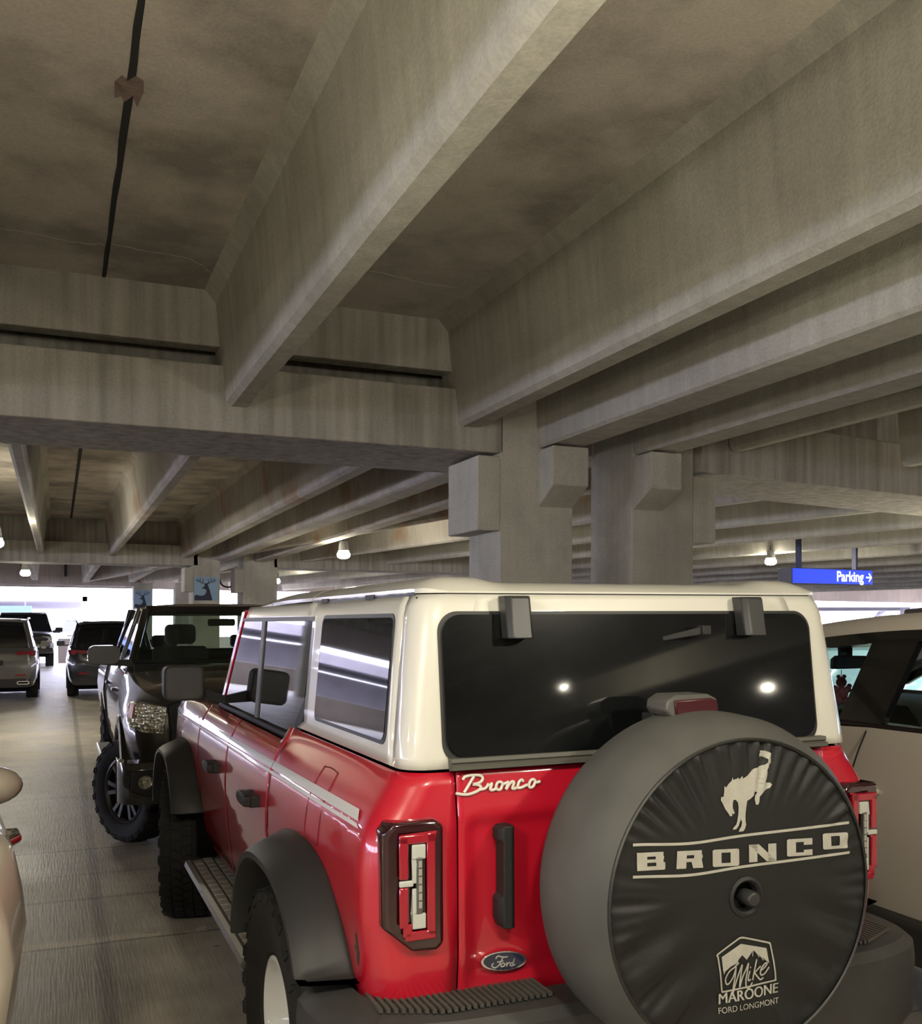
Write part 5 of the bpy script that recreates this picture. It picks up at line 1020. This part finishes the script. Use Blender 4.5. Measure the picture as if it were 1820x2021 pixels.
# ------------------------------------------------------------------ vehicles farther down the lane
def far_suv(label, loc, rz, paint, H=1.78, W=.96, L=4.7, glassm='dark_glass', rim='dull_metal', group=None, exhaust=False):
    t = thing('suv', label, 'suv', loc, rz)
    h = L / 2; zb = .30
    secs = [(-h, .34, .72, 1.00, 1.05, .72, .82, .74), (-h + .10, .30, .74, 1.14, 1.20, .84, W - .02, W - .08), (-h + .5, zb, .76, 1.18, 1.22, .90, W, W - .05), (0, zb, .76, 1.16, 1.2, .9, W, W - .05), (h - 1.35, zb, .76, 1.08, 1.15, .9, W, W - .06), (h - .3, zb, .72, .96, 1.02, .86, W - .04, W - .14), (h, .36, .66, .80, .86, .66, .74, .6)]
    bd = body_loft('body', secs, paint, t, k=4)
    cut(bd, [arch_cut(h - .9, .40, -1.3, 1.3, .36), arch_cut(-h + .95, .40, -1.3, 1.3, .36)])
    g = [(-h + .12, 1.14, W - .14, 1.16, W - .16), (-h + .42, 1.19, W - .10, H - .06, W - .26), (-.5, 1.18, W - .07, H - .03, W - .24), (.3, 1.17, W - .07, H - .07, W - .25), (1.25, 1.12, W - .12, 1.16, W - .16)]
    MB().loft([[(-wb, y, z0), (-wt, y, z1), (wt, y, z1), (wb, y, z0)] for y, z0, wb, z1, wt in g]).build('greenhouse', glassm, t)
    for s in (-1, 1):
        b = MB(); bar(b, (s * (W - .12), -h + .16, 1.14), (s * (W - .27), -h + .45, H - .05), .05, .06); b.build('pillar', paint, t, bevel=.015)
        b = MB(); bar(b, (s * (W - .12), 1.22, 1.12), (s * (W - .27), .32, H - .08), .035, .05); b.build('pillar', paint, t, bevel=.015)
        tl = MB().hexa([(s * .52, -h + .075, 1.03), (s * (W - .04), -h + .16, 1.0), (s * (W - .03), -h + .22, 1.12), (s * .52, -h + .06, 1.10)], [(s * .52, -h - .02, 1.03), (s * (W - .10), -h + .035, 1.0), (s * (W - .10), -h + .05, 1.12), (s * .52, -h - .01, 1.10)]).build('tail_lamp', 'tail_red', t, bevel=.01)
        MB().box(min(s * .50, s * .72), max(s * .50, s * .72), -h - .005, -h + .1, .56, .60).build('bumper_reflector', 'tail_red', t)
        if exhaust:
            MB().prism(rrect(s * .66 - .13, s * .66 + .13, .37, .45, .038), 'y', -h - .03, -h + .1).build('exhaust_tip', 'chrome', t, bevel=.006)
            MB().prism(rrect(s * .66 - .105, s * .66 + .105, .39, .43, .018), 'y', -h - .034, -h + .1).build('exhaust_mouth', 'void_black', t)
        b = MB().prism(rrect(W + .02, W + .22, 1.14, 1.28, .04), 'y', .98, 1.08)
        if s < 0: b.xf(Matrix.Scale(-1, 4, (1, 0, 0)))
        b.box(min(s * .84, s * (W + .04)), max(s * .84, s * (W + .04)), 1.0, 1.06, 1.14, 1.18); b.build('door_mirror', paint, t, bevel=.02)
        wheel(t, s * (W - .01), h - .9, .365, .25, .22, rim, side=s, tread=False); wheel(t, s * (W - .01), -h + .95, .365, .25, .22, rim, side=s, tread=False)
        MB().tube([(s * (W - .22), y, H - .0 - .05 * ((y + .3) / 1.4) ** 2) for y in lin(-1.8, .4, 8)], .02, 8).build('roof_bar', 'dull_metal', t)
    MB().grid(lambda x, y: (x, y, interp([(-h + .30, H - .04), (-h + .6, H - .02), (-.5, H), (.4, H - .05)], y) - .03 * (x / (W - .25)) ** 2), lin(-(W - .24), W - .24, 10), lin(-h + .28, .34, 12)).build('roof', paint, t, solid=.05)
    MB().box(-.62, .62, -h + .20, -h + .34, H - .07, H - .03).build('roof_spoiler', paint, t, bevel=.01)
    MB().loft([[(x, -h - .015 + .10 * max(0, abs(x) - .55) ** 2 * 4, z) for z in (.32, .50)] + [(x, -h + .3, z) for z in (.50, .32)] for x in lin(-.82, .82, 10)]).build('rear_bumper_trim', 'cladding', t)
    MB().box(-.26, .26, -h - .012, -h + .05, .80, .92).build('plate_recess', 'cladding', t)
    MB().box(-.8, .8, -h + .3, h - .3, .2, .34).build('underbody', 'void_black', t)
    return t
far_suv('silver grey SUV seen from behind, cut off by the left edge', (-1.36, 26.6, 0), 0, 'silver_paint', H=1.86, exhaust=True)
nv = far_suv('dark navy SUV seen from behind, beyond the black pickup', (1.17, 26.75, 0), 0, 'navy_paint', H=1.80)
MB().box(-.55, -.28, -2.37, -2.36, .985, 1.0).build('tailgate_script', 'chrome', nv)
def far_pickup(label, loc, rz, paint, k=1.0, lamps=True):
    t = thing('pickup_truck', label, 'truck', loc, rz)
    secs = [(2.75, .55, .80, .95, 1.05, .80, .90, .80), (2.6, .48, .85, 1.10, 1.20, .92, 1.0, .92), (1.4, .46, .9, 1.16, 1.27, .95, 1.02, .95), (1.3, .46, .9, 1.17, 1.2, .95, 1.02, .96), (-2.7, .46, .9, 1.18, 1.2, .95, 1.02, .96), (-2.75, .5, .9, 1.16, 1.18, .9, 1.0, .94)]
    bd = body_loft('body', secs, paint, t, k=3); cut(bd, [arch_cut(1.85, .46, -1.3, 1.3, .42), arch_cut(-1.75, .46, -1.3, 1.3, .42)])
    g = [(1.35, 1.20, .92, 1.24, .9), (.55, 1.2, .93, 1.84, .74), (-.9, 1.2, .93, 1.86, .74), (-1.15, 1.2, .92, 1.80, .74)]
    MB().loft([[(-wb, y, z0), (-wt, y, z1), (wt, y, z1), (wb, y, z0)] for y, z0, wb, z1, wt in g]).build('cab_glass', 'dark_glass', t)
    MB().box(-.76, .76, -1.12, .56, 1.83, 1.92).build('cab_roof', paint, t, bevel=.04)
    for s in (-1, 1):
        for p0, p1, wy in (((.90, 1.3), (.73, .55), .04), ((.92, -1.1), (.74, -1.05), .08), ((.92, 0), (.74, -.02), .05)):
            b = MB(); bar(b, (s * p0[0], p0[1], 1.2), (s * p1[0], p1[1], 1.86), .03, wy); b.build('pillar', paint, t)
        MB().box(min(s * .62, s * .96), max(s * .62, s * .96), 2.55, 2.72, .88, 1.08).build('headlamp', 'headlamp', t, bevel=.02)
        MB().box(min(s * .62, s * .76), max(s * .62, s * .76), 2.76, 2.80, .66, .74).build('fog_lamp', 'lamp_white', t)
        b = MB().prism(rrect(1.05, 1.30, 1.2, 1.38, .05), 'y', .95, 1.05)
        if s < 0: b.xf(Matrix.Scale(-1, 4, (1, 0, 0)))
        b.box(min(s * .9, s * 1.1), max(s * .9, s * 1.1), .97, 1.03, 1.2, 1.25); b.build('door_mirror', 'trim_black', t, bevel=.02)
        wheel(t, s * 1.0, 1.85, .41, .27, .25, 'black_rim', side=s, tread=False); wheel(t, s * 1.0, -1.75, .41, .27, .25, 'black_rim', side=s, tread=False)
        MB().prism([(.3, 1.0), (.28, 1.6), (.15, 1.6), (.1, 1.0)], 'x', s * .4 - .22, s * .4 + .22).build('seat_back', 'seat_cloth', t, bevel=.04)
    MB().box(-.62, .62, 2.6, 2.74, .70, 1.12).build('grille', 'trim_black', t, bevel=.03)
    MB().box(-1.0, 1.0, 2.55, 2.80, .50, .68).build('front_bumper', 'chrome' if lamps else paint, t, bevel=.04)
    MB().box(-.85, .85, -2.6, 2.4, .36, .5).build('underbody', 'void_black', t)
    return t
t = far_pickup('black pickup truck facing the camera, far down the lane at left', (-1.25, 45.0, 0), pi, 'black_paint', lamps=False); t.scale = (1.13, 1.13, 1.13)
far_pickup('white pickup truck in daylight beyond the parapet wall', (1.1, 57, 0), pi, 'plain_white')
mat('pale_blue_paint', (0.62, 0.74, 0.82), 0.35, coat=0.6)
far_suv('pale blue car added to stand for the bright shape seen through the white SUV windows', (8.9, 10.6, 0), pi / 2 + SK, 'pale_blue_paint', H=1.56, glassm='pale_blue_paint')  # added car, stands in for an unidentified bright shape behind the glass
cs = far_suv('pale car roof glimpsed beyond the red SUV at right', (25.2, 39.5, 0), pi / 2, 'plain_white', H=1.5)
# ================================================================== signs
SG = thing('hanging_sign', 'long blue hanging sign with white lettering and an arrow', 'sign', (13.47, 15.85, 2.60), SK)
mat('sign_side', (0.10, 0.10, 0.14), 0.5); mat('sign_blue', (0.010, 0.035, 0.50), 0.4, emit=(0.012, 0.05, 0.85), estr=0.55); mat('sign_white', (0.9, 0.92, 1.0), 0.4, emit=(0.85, 0.9, 1.0), estr=0.9)
SG.scale = (1.05, 1, 1.04)
MB().box(0, 2.36, 0, .34, -.155, .155).build('cabinet', 'sign_side', SG, bevel=.006)
MB().box(.02, 2.34, -.008, .004, -.14, .14).build('face', 'sign_blue', SG)
vs, fs = text_mesh('Parking', .25, .006); xs = [v[0] for v in vs]; a, c = min(xs), max(xs)
MB().add([(1.27 + (v[0] - a) * .80 / (c - a), -.012, v[1] * 1.12 - .085) for v in vs], fs).build('lettering', 'sign_white', SG, smooth=0, weld=False)
b = MB(); py_ = lambda x, z: (x, -.012, z)
ribbon(b, [(2.15, .0), (2.30, .0)], .030, py_, smooth=False); ribbon(b, [(2.235, .075), (2.305, .0)], .030, py_, smooth=False); ribbon(b, [(2.235, -.075), (2.305, .0)], .030, py_, smooth=False)
b.build('arrow', 'sign_white', SG, smooth=0, weld=False)
for x in (.36, 2.0): MB().box(x - .03, x + .03, .10, .20, .15, 1.40).build('bracket', mat('bracket_blue', (0.03, 0.04, 0.12), 0.5), SG)
FS = thing('hanging_sign', 'long blue sign board hanging far off under the neighbouring deck', 'sign', (-3.1, 56, 2.46), 0)
MB().box(0, 1.9, 0, .3, -.2, .16).build('cabinet', mat('far_blue', (0.06, 0.10, 0.5), 0.5), FS)
for x in (.3, 1.6): MB().box(x - .03, x + .03, .1, .2, .15, .6).build('bracket', 'sign_side', FS)
MB().box(1.0, 1.3, -.02, 0, -.32, -.2).build('tab', mat('teal', (0.05, 0.4, 0.5), 0.5), FS)
# wildlife posters on the far columns
mat('poster_blue', (0.28, 0.42, 0.58), 0.6); mat('deer_dark', (0.03, 0.035, 0.06), 0.7)
def poster(label, x, y, z, w_, h_):
    t = thing('deer_poster', label, 'poster', (x, y, z), 0, 'column posters')
    MB().box(0, w_, -.02, 0, 0, h_).build('panel', 'poster_blue', t)
    f = lambda u, v: (u * w_, -.023, v * h_)
    body = [(0, 0), (0, .20), (.10, .24), (.25, .20), (.40, .22), (.50, .34), (.50, .44), (.43, .50), (.34, .50), (.32, .54), (.42, .60), (.44, .68), (.36, .73), (.46, .72), (.54, .74), (.64, .74), (.56, .66), (.60, .58), (.66, .40), (.72, .18), (.76, 0)]
    b = MB(); tri = tessellate_polygon([[Vector((p[0], p[1], 0)) for p in body]]); b.add([f(*p) for p in body], [tuple(q) for q in tri])
    for st in ([(.44, .70), (.34, .74), (.20, .80), (.12, .92)], [(.26, .78), (.24, .88), (.26, .95)], [(.18, .82), (.12, .82), (.08, .86)], [(.36, .75), (.36, .84), (.38, .90)],
               [(.54, .72), (.66, .76), (.80, .82), (.84, .94)], [(.70, .78), (.72, .88), (.68, .95)], [(.78, .82), (.86, .82), (.90, .88)], [(.60, .75), (.60, .84), (.57, .90)]):
        ribbon(b, st, .028, f, 4)
    b.build('deer_print', 'deer_dark', t, smooth=0, weld=False)
poster('blue deer silhouette poster, the larger and nearer one, on the left far column', 3.02, 24.28, 2.25, .55, .56)
poster('blue deer silhouette poster, the smaller one, half hidden above the pickup cab', 2.78, 40.46, 2.28, .62, .70)
lamp(4.83, 17.6, 2.95, 'hanging lamp seen just left of the near column', .25)
lamp(13.9, 17.0, 2.95, 'hanging lamp glowing beside the blue sign at right', .25)
lamp(-0.85, 16.6, 2.95, 'hanging lamp at the left edge, under the second bay', .25)
lamp(-0.70, 26.4, 2.95, 'small far hanging lamp below the second girder at left', .2)
lamp(6.1, 29.8, 2.95, 'small far hanging lamp above the red SUV windscreen', .2)
lamp(-0.9, 0.9, 2.4, 'hanging lamp just behind the camera, in the bay with the dark joint', .24)
lamp(0.80, 0.75, 2.55, 'unseen lamp added beside the nearest beam, just above the frame', .17)  # added out of view to brighten the beam undersides
lamp(2.62, 0.15, 2.55, 'unseen lamp added beside the second beam, above the frame', .26)  # extra lamp above the view, put in for the second beam's underside
lamp(-4.6, -1.4, 2.6, 'unseen fill lamp added behind the camera, left aisle', .3)  # out of view, added to light the scene from the left
lamp(7.57, -8.78, 3.2, 'hanging lamp behind the camera, right aisle', 1.2, k=.62)
lamp(12.72, -10.12, 3.2, 'hanging lamp behind the camera, far right aisle', .2, k=.4)
lamp(11.2, 8.35, 2.2, 'unseen fill lamp added outside the frame at right, under the skewed girder', .6)  # added out of view to light the near side of the pale car
lamp(-9.5, 2.0, 2.9, 'unseen fill lamp added outside the frame at left', .3)  # extra lamp out of view, put in to light the left side
